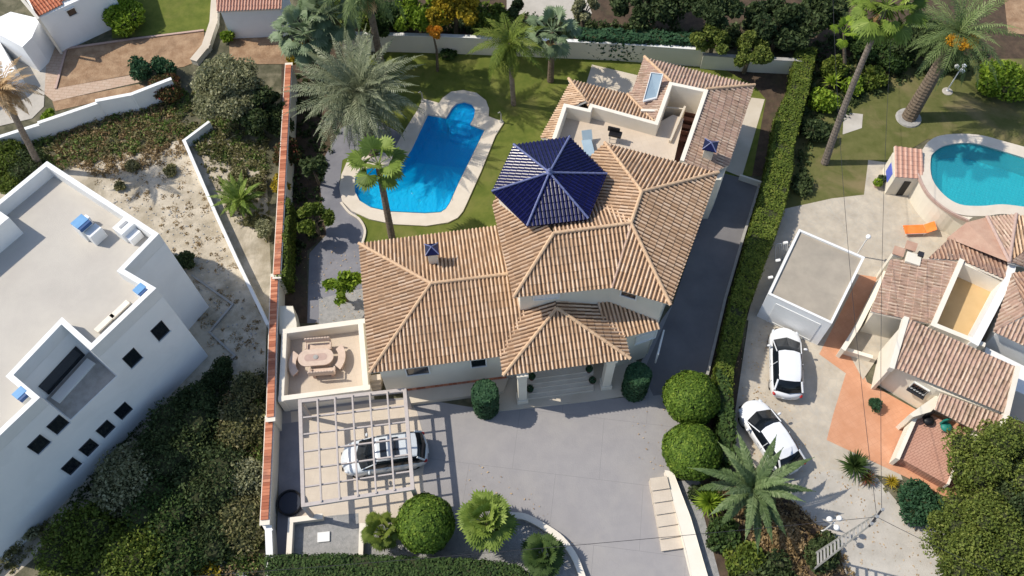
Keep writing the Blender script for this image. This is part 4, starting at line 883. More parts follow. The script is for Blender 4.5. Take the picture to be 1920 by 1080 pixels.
        b=MB(); b.ball((.78*k,sg*(hw+.1),belt+.06),(.07,.12,.07)); b.build('wing_mirror',MAT[paint],t,smooth=True)
        b=MB(); b.ball((1.9*k,sg*hw*.72,hood-.16),(.16,.11,.07)); b.build('headlight',MAT['lampclr'],t,smooth=True)
        b=MB(); b.ball((-2.02*k,sg*hw*.8,belt-.22),(.12,.1,.08)); b.build('tail_light',MAT['lampred'],t,smooth=True)
        for x in(1.38,-1.32):
            r=.33 if not suv else .37; b=MB(); b.tube([(x*k,sg*(hw-.2),r),(x*k,sg*(hw-.05),r)],r,22); w=b.build('wheel',MAT['rubber'],t); b=MB(); b.tube([(x*k,sg*(hw-.1),r),(x*k,sg*(hw-.043),r)],r*.62,16); b.build('rim',MAT['rim'],w)
    b=MB(); b.box((-2.19*k,0,.52),(.06,.5,.12)); b.build('number_plate',MAT['white'],t); b=MB(); b.box((2.19*k,0,.42),(.06,1.0,.16)); b.build('grille',MAT['black'],t,bevel=.01)
    if suv:
        for x0,x1 in((.12,-.2),(-.42,-.82)) : b=MB(); b.box(((x0+x1)/2*k,0,Hh+.03),(abs(x1-x0)*k,hw*1.05,.03)); b.build('sunroof',MAT['glass'],t,bevel=.01)
        for sg in(-1,1):
            b=MB(); b.tube([(.3*k,sg*hw*.72,Hh-.02),(.2*k,sg*hw*.72,Hh+.07),(-1.3*k,sg*hw*.7,Hh+.06),(-1.45*k,sg*hw*.7,Hh-.04)],.025,6); b.build('roof_rail',MAT['steel'],t)
    t.location=loc; t.rotation_euler=(0,0,yaw); return t
def place(pa,pb,z=.6):
    a,b_=P(*pa,z),P(*pb,z); c=(a+b_)/2; return (c.x,c.y,.03),math.atan2((a-b_).y,(a-b_).x)
loc,yaw=place((641,862),(800,838),.8); car('parked_car','pale silver family car with roof rails and dark sunroof under the lattice pergola','carsilver',4.55,1.86,1.6,loc,yaw,suv=True)
loc,yaw=place((1471,618),(1475,747),.55); car('parked_car','white hatchback parked upright in front of the grey roofed garage','carwhite',4.25,1.78,1.46,loc,yaw)
loc,yaw=place((1402,757),(1487,884),.55); car('parked_car','white hatchback standing at an angle, partly under the big palm fronds','carwhite',4.3,1.78,1.46,loc,yaw)
# ================================================================ WHITE HOUSE
wh=thing('white_house','modern white cubic house with a flat pale roof and small square dark windows','house',P(200,600,0))
zw=7.9; zf=7.05
out=PL([(88,302),(298,438),(233,505),(293,540),(170,657),(115,608),(25,703),(75,745)],zw)
ed=(out[4]-out[3]).normalized(); SW=out[7]+ed*7.0; NW=out[0]+(out[4]-out[3]).normalized()*9.5
full=out+[SW,NW]; body=MB(); body.prism([(p.x,p.y) for p in full],-.05,zf-.02)
# low block under the open balcony recess
rec=[out[4],out[5],out[6],out[7]]; body.prism([(p.x,p.y) for p in rec],-.05,4.9)
wb=body.build('wall',MAT['wallw'],wh)
fl=MB(); fl.prism(inset([(p.x,p.y) for p in full],.2),zf-.03,zf); fl.build('roof',MAT['roofgrey'],wh)
pr=MB()
for i in range(len(full)):
    if i in(8,): pass
    a,c=full[i],full[(i+1)%len(full)]; n_=Vector((-(c-a).y,(c-a).x,0)).normalized(); 
    mid=(a+c)/2
    w=.26; 
    d=c-a; cc=mid-Vector((n_.x,n_.y,0))*(0) 
ins=inset([(p.x,p.y) for p in full],.26)
pr.prism([(p.x,p.y) for p in full],zf-.01,zw,holes=[ins]); pr.build('parapet',MAT['white'],wh)
# balcony recess: floor finish and dark sliding window
iv=lambda a,c,t:a+(c-a)*t
rb=MB(); r4=[out[4],out[5],out[6],out[7]]; rb.prism(inset([(p.x,p.y) for p in r4],.05),4.9,4.93); rb.build('balcony_floor',MAT['concrete'],wh)
wx=MB(); dn=(out[5]-out[6]).normalized(); nout=(out[4]-out[5]).normalized(); c=(out[5]+out[6])/2+nout*.04; wx.box((c.x,c.y,5.5),((out[5]-out[6]).length-.54,.06,1.0),math.atan2(dn.y,dn.x)); 
o=wx.build('sliding_window',MAT['glass'],wh)
wx=MB(); c=(out[5]+out[6])/2+nout*.55; wx.box((c.x,c.y,4.97),((out[5]-out[6]).length-.56,.55,.09),math.atan2(dn.y,dn.x)); wx.build('threshold',MAT['white'],wh)
WA_,WB_=Vector((SW.x,SW.y,0)),Vector((out[3].x,out[3].y,0))
for px,py in((300,620),(248,671),(231,770),(198,804),(166.5,839),(134,874),(108.6,796),(73,833)):
    s,z=wallpt(px,py,WA_,WB_); e_=(WB_-WA_).normalized(); no=Vector((e_.y,-e_.x,0)); c=WA_+e_*s; b=MB(); b.box((c.x,c.y,z)+no*0 if 0 else (c.x+no.x*.0,c.y+no.y*.0,z),(.7,.05,1.12 if px>240 else .98),math.atan2(e_.y,e_.x)); w_=b.build('window',MAT['glass'],wh)
    b=MB(); 
    for dx,dz,sx,sz in((0,.57 if px>240 else .5,.76,.03),(0,-.57 if px>240 else -.5,.76,.03),(-.365,0,.03,1.1 if px>240 else .97),(.365,0,.03,1.1 if px>240 else .97)): b.box((c.x+e_.x*dx+no.x*.01,c.y+e_.y*dx+no.y*.01,z+dz),(sx,.05,sz),math.atan2(e_.y,e_.x))
    b.build('frame',MAT['dark'],w_); b=MB(); b.box((c.x+no.x*.03,c.y+no.y*.03,z-(.6 if px>240 else .53)),(.84,.12,.04),math.atan2(e_.y,e_.x)); b.build('sill',MAT['white'],w_)
# stair tower at the left edge, lower annexe
tw=MB(); q=P(17,408,8.5); tpts=[q,q+ed*5,q+ed*5+Vector((ed.y,-ed.x,0))*-3.0,q+Vector((ed.y,-ed.x,0))*-3.0]
nn=(out[0]-out[1]).normalized(); tpts=[q,q+nn*4.0,q+nn*4.0+ed*5,q+ed*5]
tw.prism([(p.x,p.y) for p in tpts],zf-.01,8.5); tw.build('stair_tower',MAT['white'],wh,bevel=.01)
q=P(38,925,1.9); an=MB(); sp=[q,q+(out[3]-out[4]).normalized()*-8,q+(out[3]-out[4]).normalized()*-8+nn*3.5,q+nn*3.5]; an.prism([(p.x,p.y) for p in sp],-.04,1.9); an.build('annexe',MAT['white'],wh,bevel=.02)
def vent(px,py,lb,w=.62,hh=1.05,side=True,cap=True):
    g=P(px,py,zf+hh); t=thing('roof_vent',lb,'roof vent',(g.x,g.y,zf),'blue capped vents on the white house'); rz=math.atan2(ed.y,ed.x)+math.pi
    b=MB(); b.box((g.x,g.y,zf+hh*.45),(w*.9,w*.8,hh*.9),rz); b.build('shaft',MAT['white'],t,bevel=.02)
    if cap:
        b=MB(); b.box((g.x,g.y,zf+hh),(w*.9,w*.72,.14),rz); cp=b.build('cap',MAT['bluep'],t,bevel=.02); b=MB(); R=Matrix.Rotation(rz,3,'Z'); o=R@Vector((0,-w*.44,0)); b.box((g.x+o.x,g.y+o.y,zf+hh-.07),(w*.85,.16,.22),rz); b.build('louvre',MAT['bluedk'],cp)
    return t,g,rz
t,g,rz=vent(150,416,'white vent box with a bright blue cap standing alone on the open grey roof',.8,1.15)
R=Matrix.Rotation(rz,3,'Z'); o=R@Vector((.1,-.62,0)); b=MB(); b.box((g.x+o.x,g.y+o.y,zf+.4),(.75,.5,.8),rz); b.build('side_box',MAT['white'],t,bevel=.02); o=R@Vector((.15,.5,0)); b=MB(); b.box((g.x+o.x,g.y+o.y,zf+.3),(.9,.3,.55),rz); b.build('side_box',MAT['wallw'],t,bevel=.02)
vent(262,542,'white vent box with a bright blue cap in the projecting corner of the parapet',.6,.8); vent(37,737,'white vent box with a bright blue cap left of the balcony recess',.6,.8)
g=P(231,423,zf+.8); t=thing('air_conditioner','white air conditioning unit by the right parapet of the flat roof','air conditioner',(g.x,g.y,zf)); b=MB(); b.box((g.x,g.y,zf+.4),(.85,.75,.8),rz); b.build('casing',MAT['white'],t,bevel=.03); b=MB(); b.box((g.x,g.y+.05,zf+.81),(.5,.16,.03),rz); b.build('grille',MAT['steel'],t); b=MB(); R=Matrix.Rotation(rz,3,'Z'); o=R@Vector((0,-.55,0)); b.box((g.x+o.x,g.y+o.y,zf+.25),(.7,.4,.5),rz); b.build('pipe_cover',MAT['wallw'],t,bevel=.02)
for px,py,lb in((225,581,'nearer the blue capped corner vent'),(197,606,'nearer the balcony recess')):
    g=P(px,py,zf+.1); t=thing('roof_slab','long pale slab lying on the flat roof against the parapet, '+lb,'slab',(g.x,g.y,zf),'pale slabs by the parapet'); b=MB(); b.box((g.x,g.y,zf+.12),(1.1,.3,.1),math.atan2(ed.y,ed.x)); b.build('slab',MAT['parapet'],t,bevel=.01)
    for s_ in(-.35,.35): b=MB(); b.box((g.x+ed.x*s_,g.y+ed.y*s_,zf+.035),(.1,.25,.07),math.atan2(ed.y,ed.x)); b.build('support',MAT['concrete'],t)
# ================================================================ GARAGE AND RIGHT NEIGHBOUR
ga=thing('garage','flat roofed garage with a weathered grey roof and a thin white parapet','garage',P(1520,560,0)); zg=2.7
gp=PL([(1498,429),(1622,482),(1560,607),(1440,551)],zg); b=MB(); b.prism([(p.x,p.y) for p in gp],-.05,zg-.14); b.build('wall',MAT['wallw'],ga)
b=MB(); b.prism(inset([(p.x,p.y) for p in gp],.1),zg-.15,zg-.12); b.build('roof',MAT['garage_roof'],ga)
b=MB(); b.prism([(p.x,p.y) for p in gp],zg-.141,zg,holes=[inset([(p.x,p.y) for p in gp],.13)]); b.build('parapet',MAT['white'],ga)
A_,B_=gp[3],gp[2]; e_=(B_-A_).normalized(); no=Vector((e_.y,-e_.x,0)); c=A_.lerp(B_,.52)+no*.0; b=MB(); b.box((c.x,c.y,1.1),(2.6,.06,2.15),math.atan2(e_.y,e_.x))
for k_ in range(1): b.box((c.x+no.x*.03,c.y+no.y*.03,.25+.43*k_),(2.5,.05,.012),math.atan2(e_.y,e_.x))
b.build('garage_door',MAT['white'],ga)
for i,(px,py) in enumerate(((1476,455),(1462,488),(1448,520))):
    b=MB(); g=P(px,py,2.0); b.box((g.x-.1,g.y,2.0),(.25,.12,.12),.2); b.build('drain_spout',MAT['white'],ga)
t=thing('mesh_trailer','small grey mesh frame leaning in the gap between the hedge and the garage','mesh frame',P(1462,470,0)); g=P(1462,476,.3)
q=[g+Vector(v) for v in((-.35,-.45,0),(.35,-.3,0),(.4,.45,.5),(-.3,.4,.5))]; b=MB()
for i in range(4): b.tube([q[i],q[(i+1)%4]],.035,6)
b.build('tube_frame',MAT['steel'],t); b=MB()
for i in range(1,6): b.tube([q[0].lerp(q[1],i/6),q[3].lerp(q[2],i/6)],.012,5)
b.build('mesh_panel',MAT['steel'],t)
nv=thing('neighbour_villa','rambling cream villa with weathered pinkish brown tiled roofs at the right edge','villa',P(1760,640,0))
b=MB()
# front wing with gable end wall facing the terracotta paving
z1,z2=4.0,2.9
F1,F2,F3,F4=P(1706,599,z1),P(1908,689,z1),P(1880,772,z2+.1),P(1675,689,z2)
fw=[P(1672,690,z2),P(1764,734,z2),P(1905,800,z2)]
tiled([F1,F2,P(1883,775,z2),F4],'roof',od,nv,messy=.01)
tiled([P(1764,737,z2-.08),P(1883,780,z2-.08),P(1858,822,z2-.55),P(1752,768,z2-.5)],'porch_roof',od,nv,messy=.01)
fb=[F4+Vector((.1,.25,0)),P(1764,734,z2)+Vector((0,.25,0)),P(1770,700,z2)+Vector((1.5,1,0)),F2+Vector((-.3,0,0)),F1+Vector((.1,-.1,0))]
wallbox(b,[(p.x,p.y) for p in [F4+Vector((.2,.3,0)),P(1764,737,z2)+Vector((0,.3,0)),P(1883,779,z2)+Vector((0,.2,0)),F2+Vector((-.2,0,0)),F1+Vector((.2,-.1,0))]],0,2.6)
# L-shaped porch side wall stepping forward
b.prism(PL([(1757,740),(1770,748),(1745,772),(1712,782),(1706,776)],2.0),0,2.0)
b.build('wall',MAT['wall'],nv)
b=MB(); pw_=[F1+Vector((-.18,.1,.12)),F4+Vector((-.15,-.1,.14))]
def sloped(b,a,c,w,th=.25):
    d=(c-a); s_=Vector((-d.y,d.x,0)).normalized()*w/2; b.add([a-s_,a+s_,c+s_,c-s_]+[q-Vector((0,0,th)) for q in(a-s_,a+s_,c+s_,c-s_)],[(0,1,2,3),(7,6,5,4),(0,4,5,1),(1,5,6,2),(2,6,7,3),(3,7,4,0)])
sloped(b,pw_[0],pw_[1],.26,.4); b.build('verge_wall',MAT['parapet'],nv); b=MB(); sloped(b,P(1910,686,z1+.15),P(1888,778,z2+.15),.24,.4); sloped(b,P(1888,778,z2+.15),P(1862,830,z2-.4),.24,.35); b.build('verge_wall',MAT['parapet'],nv)
# white side wall falling from the verge to the paving
b=MB(); a=P(1703,600,z1); c=P(1673,690,z2); f=P(1618,722,.0); a0=Vector((a.x,a.y,0))
b.add([a-Vector((.1,0,0)),c-Vector((.1,0,0)),Vector((c.x-.1,c.y,0)),Vector((a.x-.1,a.y,0)),a+Vector((.12,0,0)),c+Vector((.12,0,0)),Vector((c.x+.12,c.y,0)),Vector((a.x+.12,a.y,0))],[(0,1,2,3),(7,6,5,4),(0,4,5,1),(1,5,6,2),(3,2,6,7)])
b.build('side_wall',MAT['parapet'],nv)
A_,B_=F4+Vector((.2,.3,0)),P(1764,737,z2)+Vector((0,.3,0)); s,z=wallpt(1722,730,A_,B_); 
w_=window(A_,B_,s,1.9,.75,.55,nv); bb=MB(); e_=(Vector((B_.x,B_.y,0))-Vector((A_.x,A_.y,0))).normalized(); no=Vector((e_.y,-e_.x,0)); c=Vector((A_.x,A_.y,0))+e_*s+Vector((0,0,1.9))+no*.16
for k_ in range(6): bb.box(c+e_*(-.4+.16*k_),(.03,.03,.75),0)
bb.box(c+Vector((0,0,-.38)),(.95,.25,.03),math.atan2(e_.y,e_.x)); bb.build('window_grille',MAT['dark'],w_)
# entrance courtyard left of the front wing: low wall + planter
# mottled low roof
zm=3.0
mr=PL([(1669,487),(1735,488),(1776,452),(1832,455),(1900,480),(1900,520),(1800,492),(1749,607),(1700,600),(1631,584)],zm); 
tiled([P(1669,487,2.7),P(1738,487,2.9),P(1801,491,3.15),P(1751,607,3.15),P(1700,600,2.95),P(1632,584,2.7)],'roof',MAT['tile_old'],nv,messy=.03,down=(-1,.35,0))
tiled([P(1738,488,2.9),P(1776,452,2.7),P(1832,455,2.8),P(1905,490,3.15),P(1880,530,3.2),P(1803,489,3.15)],'roof',MAT['tile_rust'],nv,messy=.035,down=(.1,1,0))
b=MB(); wallbox(b,inset([(p.x,p.y) for p in PL([(1669,487),(1738,487),(1801,491),(1751,607),(1700,600),(1632,584)],2.8)],.25),0,2.45); wallbox(b,inset([(p.x,p.y) for p in PL([(1738,490),(1776,455),(1832,457),(1905,490),(1880,530),(1803,492)],2.8)],.2),0,2.4); b.build('wall',MAT['wall'],nv)
# sunken ochre courtyard with cream walls
b=MB(); b.prism(PL([(1795,505),(1870,535),(1835,640),(1750,610)],1.9),0,1.9); b.build('court_floor',MAT['yellow'],nv)
b=MB(); strip(b,[(1803,489),(1751,608),(1843,645)],3.25,.26,0,3.25); strip(b,[(1803,491),(1885,528)],3.1,.2,0,3.1); b.build('court_wall',MAT['parapet'],nv)
b=MB(); strip(b,[(1902,482),(1893,520),(1830,640)],3.5,.4,0,3.5); b.build('court_wall',MAT['white'],nv)
b=MB(); b.box(P(1875,578,2.1)+Vector((0,0,0)),(.5,1.5,.3),-.5); b.build('dark_canopy',MAT['stonedk'],nv)
# right-hand roofs
zq=4.3
q1,q2,q3,q4=P(1898,512,zq-.6),P(1862,622,zq-.8),P(1990,680,zq-.8),P(2010,560,zq-.6); ap_=P(1930,577,zq+.2)
tiled([q1,q2,P(1925,590,zq)],'roof',MAT['tile_old'],nv,down=(-1,-.2,0)); tiled([q2,q3,P(2000,610,zq),P(1925,590,zq)],'roof',MAT['tile_old'],nv); tiled([q1,P(1925,590,zq),P(2000,610,zq),P(2000,500,zq-.4)],'roof',MAT['tile_rust'],nv)
b=MB(); wallbox(b,inset([(p.x,p.y) for p in [q1,q2,q3,P(2000,500,zq)]],.3),0,zq-.95); wallbox(b,[(p.x,p.y) for p in PL([(1850,650),(1990,720),(1990,770),(1835,700)],2.6)],0,2.55); b.build('wall',MAT['white'],nv)
# big faceted roof under the pool
zb=2.9; cc=P(1892,492,zb+1.0); ring=[P(1776,446,zb-.1),P(1812,417,zb),P(1850,407,zb),P(1905,402,zb),P(1990,420,zb),P(1990,520,zb)]
mats_=[MAT['tile_plain'],MAT['tile_plain'],MAT['tile_old'],MAT['tile'],MAT['tile_old']]
for i in range(5):
    if i<2: bb=MB(); bb.add([ring[i],ring[i+1],cc],[(0,1,2)]); bb.build('plain_roof',MAT['tile_plain'],nv)
    else: tiled([ring[i],ring[i+1],cc],'roof',mats_[i],nv)
for i in(2,3): ridge([ring[i],cc],nv,MAT['stonedk'])
bb=MB(); bb.add([P(1775,452,2.7),ring[0],cc,P(1904,486,3.2),P(1850,462,3.0)],[(0,1,2,3,4)]); bb.build('plain_roof',MAT['tile_plain'],nv)
b=MB(); wallbox(b,inset([(p.x,p.y) for p in ring+[P(1905,500,zb)]],.3),0,zb-.2); b.build('wall',MAT['wall'],nv)
t=thing('chimney_stack','low cream chimney with two tiled hoods at the edge of the weathered roof','chimney',P(1708,480,0)); g=P(1712,486,2.9); b=MB(); b.box((g.x,g.y,1.5),(.8,.7,3.0),-.4); b.build('shaft',MAT['wall'],t,bevel=.02)
for px,py in((1685,472),(1708,462)): g=P(px,py,2.9); b=MB(); b.box((g.x,g.y,1.4),(.42,.42,2.8),-.4); b.build('shaft',MAT['wall'],t); b=MB(); b.box((g.x,g.y,2.93),(.6,.5,.09),-.4,tilt=Matrix.Rotation(.35,3,'X')); b.build('hood',MAT['tile_plain'],t)
g=P(1726,478,3.0); b=MB(); b.box((g.x,g.y,3.0),(.3,.3,.25),-.4); b.build('flue',MAT['dark'],t)
# entrance garden walls
t=wall_line('entrance_wall',[(1660,512),(1610,610),(1583,652)],1.1,.22,'cream slanting wall between the orange path and the mottled roof',cop='parapet',z0=0)
t=wall_line('garden_divider',[(1583,653),(1633,668)],.6,.16,'low cream wall at the foot of the small stony planter',cop='parapet')
sheet('stony_planter',[(1628,592),(1690,604),(1618,712),(1586,652)],9*e,MAT['flag'],'small stony planter bed between cream walls')
t=thing('white_bench','white curved bench on the stony planter','bench',P(1650,610,0)); g=P(1645,606,.5); b=MB(); b.box((g.x,g.y,.42),(1.2,.4,.08),-.45); b.build('seat',MAT['white'],t,bevel=.03); 
for s_ in(-.45,.45): b=MB(); b.box((g.x+s_,g.y-s_*.45,.19),(.1,.36,.38),-.45); b.build('leg',MAT['white'],t)
pv=thing('porch_annexe','sloping brick tiled terrace roof with a cream side wall in front of the neighbouring villa','annexe',P(1740,840,0))
b=MB(); pp=[P(1728,768,1.35),P(1812,812,1.35),P(1775,908,.75),P(1686,858,.75)]; b.add(pp+[Vector((p.x,p.y,0)) for p in pp],[(0,3,2,1),(0,1,5,4),(1,2,6,5),(2,3,7,6),(3,0,4,7)]); b.build('tiled_slope',tiledmat('brick_slope',(.47,.25,.18),(.52,.3,.22),.3,.12,-.45,(.33,.17,.12),.015),pv)
b=MB(); sloped(b,P(1722,770,1.6),P(1683,860,1.0),.2,1.0); sloped(b,P(1816,812,1.4),P(1778,908,.85),.1,.6); b.build('side_wall',MAT['parapet'],pv)
b=MB(); b.prism(PL([(1832,800),(1890,825),(1870,862),(1815,842)],1.8),0,1.8); b.build('end_wall',MAT['wall'],pv)
sheet('terracotta_porch_floor',[(1728,760),(1850,815),(1815,860),(1700,800)],10*e,MAT['terra'],'terracotta floor in the shade of the porch')
for px,py,cn,lb in((1742,788,'black','black covered chair in the dark porch opening of the right villa'),(1775,800,'green','green covered chair in the dark porch opening of the right villa')):
    g=P(px,py,1.5); t=thing('patio_chair',lb,'chair',(g.x,g.y,1.0)); b=MB(); b.ball((g.x,g.y,1.45),(.3,.28,.16)); b.build('cushion',MAT[cn],t,smooth=True); b=MB(); b.box((g.x-.05,g.y+.25,1.7),(.55,.1,.5),.3); b.build('backrest',MAT[cn],t,bevel=.03)
    for sx in(-.2,.2):
        for sy in(-.2,.2): b=MB(); b.tube([(g.x+sx,g.y+sy,1.0),(g.x+sx,g.y+sy,1.4)],.02,6); b.build('leg',MAT['dark'],t)
# raised neighbouring pool
zp2=2.0
W2=smooth_px([(1745,300),(1752,285),(1775,272),(1820,268),(1870,280),(1960,312),(2010,360),(1990,395),(1925,388),(1880,383),(1840,386),(1800,383),(1770,365),(1748,335)],4)
O2=smooth_px([(1728,285),(1745,262),(1775,252),(1830,252),(1880,264),(1975,295),(2035,350),(2010,425),(1930,412),(1885,401),(1845,405),(1800,402),(1765,385),(1735,350),(1724,315)],4)
p2=thing('raised_pool','raised turquoise free form pool with a cream coping at the right edge','swimming pool',P(1830,330,0))
b=MB(); b.prism(PL(O2,zp2),0,zp2-.06,holes=[PL(W2,zp2)]); b.build('pool_wall',MAT['wall'],p2)
b=MB(); b.prism(PL(O2,zp2),zp2-.055,zp2,holes=[PL(W2,zp2)]); b.build('coping',MAT['coping'],p2)
w2=[(p.x,p.y) for p in PL(W2,zp2)]; b=MB(); b.prism(w2,.5,.52)
for i in range(len(w2)): a,c=w2[i],w2[(i+1)%len(w2)]; b.add([(*a,zp2-.03),(*c,zp2-.03),(*c,.5),(*a,.5)],[(0,1,2,3)])
b.build('basin',MAT['poolcyan'],p2); watersheet(w2,zp2-.12,watermat('turquoise_water',(.6,.98,1.0),7,(.05,.55,.66)),p2)
wo=smooth_px([(1722,326),(1737,357),(1762,382),(1788,399),(1816,412)],4,False)
b=MB(); o_=[(p.x,p.y) for p in PL(wo,1.9)]; b.prism(o_+[(p.x,p.y) for p in PL([(1830,404),(1765,386),(1735,352),(1724,318)],1.9)],0,1.9); b.build('retaining_wall',MAT['wall'],p2,bevel=.03)
b=MB(); strip(b,wo,2.02,.1,1.8,2.02); b.build('wall_trim',MAT['stonedk'],p2)
hu=thing('pump_house','small white hut with a pink tiled roof beside the raised turquoise pool','hut',P(1690,350,0))
h1,h2,h3,h4=P(1677,274,2.3),P(1729,280,2.3),P(1733,336,1.9),P(1678,332,1.9)
tiled([h1,h2,h3,h4],'roof',MAT['tile_pink'],hu,sp=.3,course=.3,h=.04)
b=MB(); wallbox(b,inset([(p.x,p.y) for p in(h1,h2,h3,h4)],.08),0,1.8); b.build('wall',MAT['wall'],hu)
hi=inset([(p.x,p.y) for p in(h1,h2,h3,h4)],.08); c=(Vector(hi[3])+Vector(hi[2]))/2; b=MB(); b.box((c.x+.25,c.y+.0,.75),(.75,.06,1.45),0); b.build('doorway',MAT['black'],hu)
b=MB(); c=(Vector(hi[0])+Vector(hi[3]))/2; b.box((c.x,c.y,1.0),(.05,.9,.9),math.atan2(hi[0][1]-hi[3][1],hi[0][0]-hi[3][0])-math.pi/2); b.build('blue_relief',MAT['bluesign'],hu,bevel=.02)
for px,py,fo,lb in((1652,338,'pinedk','dark leafy plant in a pot beside the small pump house, the further one'),(1645,345,'lime','pale green plant in a pot beside the small pump house, the nearer one')):
    g=P(px,py,.3); t=thing('plant_pot',lb,'potted plant',(g.x,g.y,0)); b=MB(); b.lathe((g.x,g.y,0),[(.12,0),(.18,.28),(.16,.3)],12); b.build('pot',MAT['stonedk'],t); p_,d=ell_points((g.x,g.y,.45),(.28,.28,.22),260,.4); foliage('foliage',p_,.1,FOL[fo],t)
# orange lounger
t=thing('sun_lounger','bright orange sun lounger on the pale patio','sun lounger',P(1722,432,0)); a,c=P(1694,431,.3),P(1752,429,.3); d=(c-a); rz=math.atan2(d.y,d.x); mm=(a+c)/2
b=MB(); R=Matrix.Rotation(rz,3,'Z')
o=mm+R@Vector((-.28,0,0)); b.box((o.x,o.y,.32),(1.25,.62,.05),rz); b.build('seat',MAT['fabric'],t,bevel=.015); o=mm+R@Vector((.62,0,0)); b=MB(); b.box((o.x,o.y,.5),(.62,.62,.05),rz,tilt=Matrix.Rotation(-.62,3,'Y')); b.build('backrest',MAT['fabric'],t,bevel=.015)
for sx in(-.8,.3):
    for sy in(-.27,.27): o=mm+R@Vector((sx,sy,0)); b=MB(); b.tube([(o.x,o.y,0.03),(o.x,o.y,.3)],.02,6); b.build('leg',MAT['frame'],t)
for sy in(-.31,.31): b=MB(); b.tube([mm+R@Vector((-.9,sy,0)),mm+R@Vector((.36,sy,0))],.02,6); b.build('side_rail',MAT['frame'],t)
# globe lamps
def lamp(base,top,ht,globes,lb,arm=True,mat='white'):
    g=P(*base,0); t=thing('garden_lamp',lb,'lamp',g); T=Vector((g.x,g.y,ht)); b=MB(); b.tube([g,g+Vector((0,0,.15)),g+Vector((0,0,.16)),T],[.11,.09,.045,.035],10); b.build('post',MAT[mat],t)
    for i in range(globes):
        a=i*2*math.pi/max(globes,1)+.6; r=.28 if globes>1 else 0; q=T+Vector((r*math.cos(a),r*math.sin(a),.12)); b=MB(); 
        if r: b.tube([T-Vector((0,0,.12)),q-Vector((0,0,.1))],.018,6); b.build('arm',MAT[mat],t)
        b=MB(); b.ball(q,.15); b.build('globe',MAT['globe'],t,smooth=True)
    return t
lamp((1775,171),0,2.1,3,'white garden lamp with three globes on the lawn by the thick palm')
b=MB(); g=P(1776,172,0); b.lathe((g.x,g.y,0),[(.36,0),(.34,.06),(.25,.08)],16); tag(b.build('lamp_footing',MAT['lane']),'round pale footing under the three globe lamp on the lawn','footing')
lamp((1541,998),0,2.0,3,'white garden lamp with three globes in the planted bed at the bottom right')
lamp((1605,480),0,2.0,1,'single white globe lamp behind the grey roofed garage','dark')
# lattice pole and wires
po=thing('lattice_pole','tall grey concrete power pole with ladder like openings at the bottom right','power pole',P(1522,1056,0)); g=P(1522,1056,0); hp=9.0
b=MB(); ax=Vector((.15,.99,0)).normalized(); 
for sg in(-1,1): b.tube([g+ax*.36*sg,g+ax*.12*sg+Vector((0,0,hp))],[.06,.04],4)
for i in range(16): z=.5+i*.52; w=.36-.24*z/hp; b.box((g.x,g.y,z),(2*w,.07,.1),math.atan2(ax.y,ax.x))
b.build('post',MAT['concrete'],po)
b=MB(); T=g+Vector((0,0,hp)); b.box((T.x,T.y,hp-.1),(1.0,.08,.08),.8); b.build('crossarm',MAT['dark'],po)
for s_ in(-.4,0,.4): b=MB(); q=T+Vector((math.cos(.8)*s_,math.sin(.8)*s_,.02)); b.lathe(q,[(.05,-.06),(.07,0),(.04,.04),(.06,.1)],8); b.build('insulator',MAT['steel'],po)
def wire(a,c,sag,lb,r=.011):
    pts=[]; 
    for i in range(25): t_=i/24; q=a.lerp(c,t_); q.z-=sag*4*t_*(1-t_); pts.append(q)
    b=MB(); b.tube(pts,r,5); tag(b.build('overhead_wire',MAT['dark']),lb,'wire','overhead wires')
wire(T,P(-200,1120,7.5),.8,'thin dark wire running left from the lattice pole across the grey driveway')
wire(T,P(2000,1130,8.0),.3,'thin dark wire running to the bottom right corner from the lattice pole')
wire(T,P(1560,-60,8.0),.9,'thin dark wire running up from the lattice pole over the garage roof')
wire(P(1664,960,8.6) if 0 else T+Vector((.25,.25,0)),P(1680,-60,8.0),.9,'thin dark wire running up from the lattice pole past the pump house')
# ================================================================ UPPER LEFT NEIGHBOURS
wall_line('stepped_wall',[(-20,262),(72,233)],1.3,.2,'white rendered wall at the far left above the scrub, lowest length',mat='wallw',cop='white')
wall_line('stepped_wall',[(74,229),(180,193)],1.45,.2,'white rendered wall above the scrub, middle length below the earth strip',mat='wallw',cop='white')
wall_line('stepped_wall',[(182,188),(246,176),(318,148)],1.6,.2,'white rendered wall above the scrub, highest length reaching the dark red bush',mat='wallw',cop='white')
wall_line('terrace_kerb',[(104,164),(124,90),(250,72),(380,56)],.12,.1,'thin brown kerb around the upper left earth terrace',cat='kerb',mat='stonedk',cop='stonedk')
ha=thing('white_cottage','white cottage with a red tiled roof in the upper left corner','house',P(150,60,0))
zh=3.2; k1,k2,k3,k4=P(73,34,zh),P(205,-26,zh),P(150,-120,zh),P(10,-60,zh)
b=MB(); wallbox(b,[(p.x,p.y) for p in(k1,k2,k3,k4)],0,zh); b.build('wall',MAT['wallw'],ha)
tiled([P(70,32,zh+.1),P(118,8,zh+.1),P(60,-90,zh+1.0),P(20,-70,zh+1.0)],'roof',MAT['tile_red'],ha); tiled([P(112,4,zh+.1),P(207,-30,zh+.1),P(160,-120,zh+.9),P(75,-90,zh+.9)],'roof',MAT['tile_red'],ha)
b=MB(); sloped(b,P(38,-6,zh+.9),P(72,35,zh+.25),.18,.3); sloped(b,P(72,35,zh+.25),P(105,84,.9),.16,1.2); b.build('sloped_parapet',MAT['parapet'],ha)
A_,B_=Vector((k1.x,k1.y,0)),Vector((k2.x,k2.y,0)); s,z=wallpt(134,22,A_,B_); window(A_,B_,s,z,.55,.5,ha)
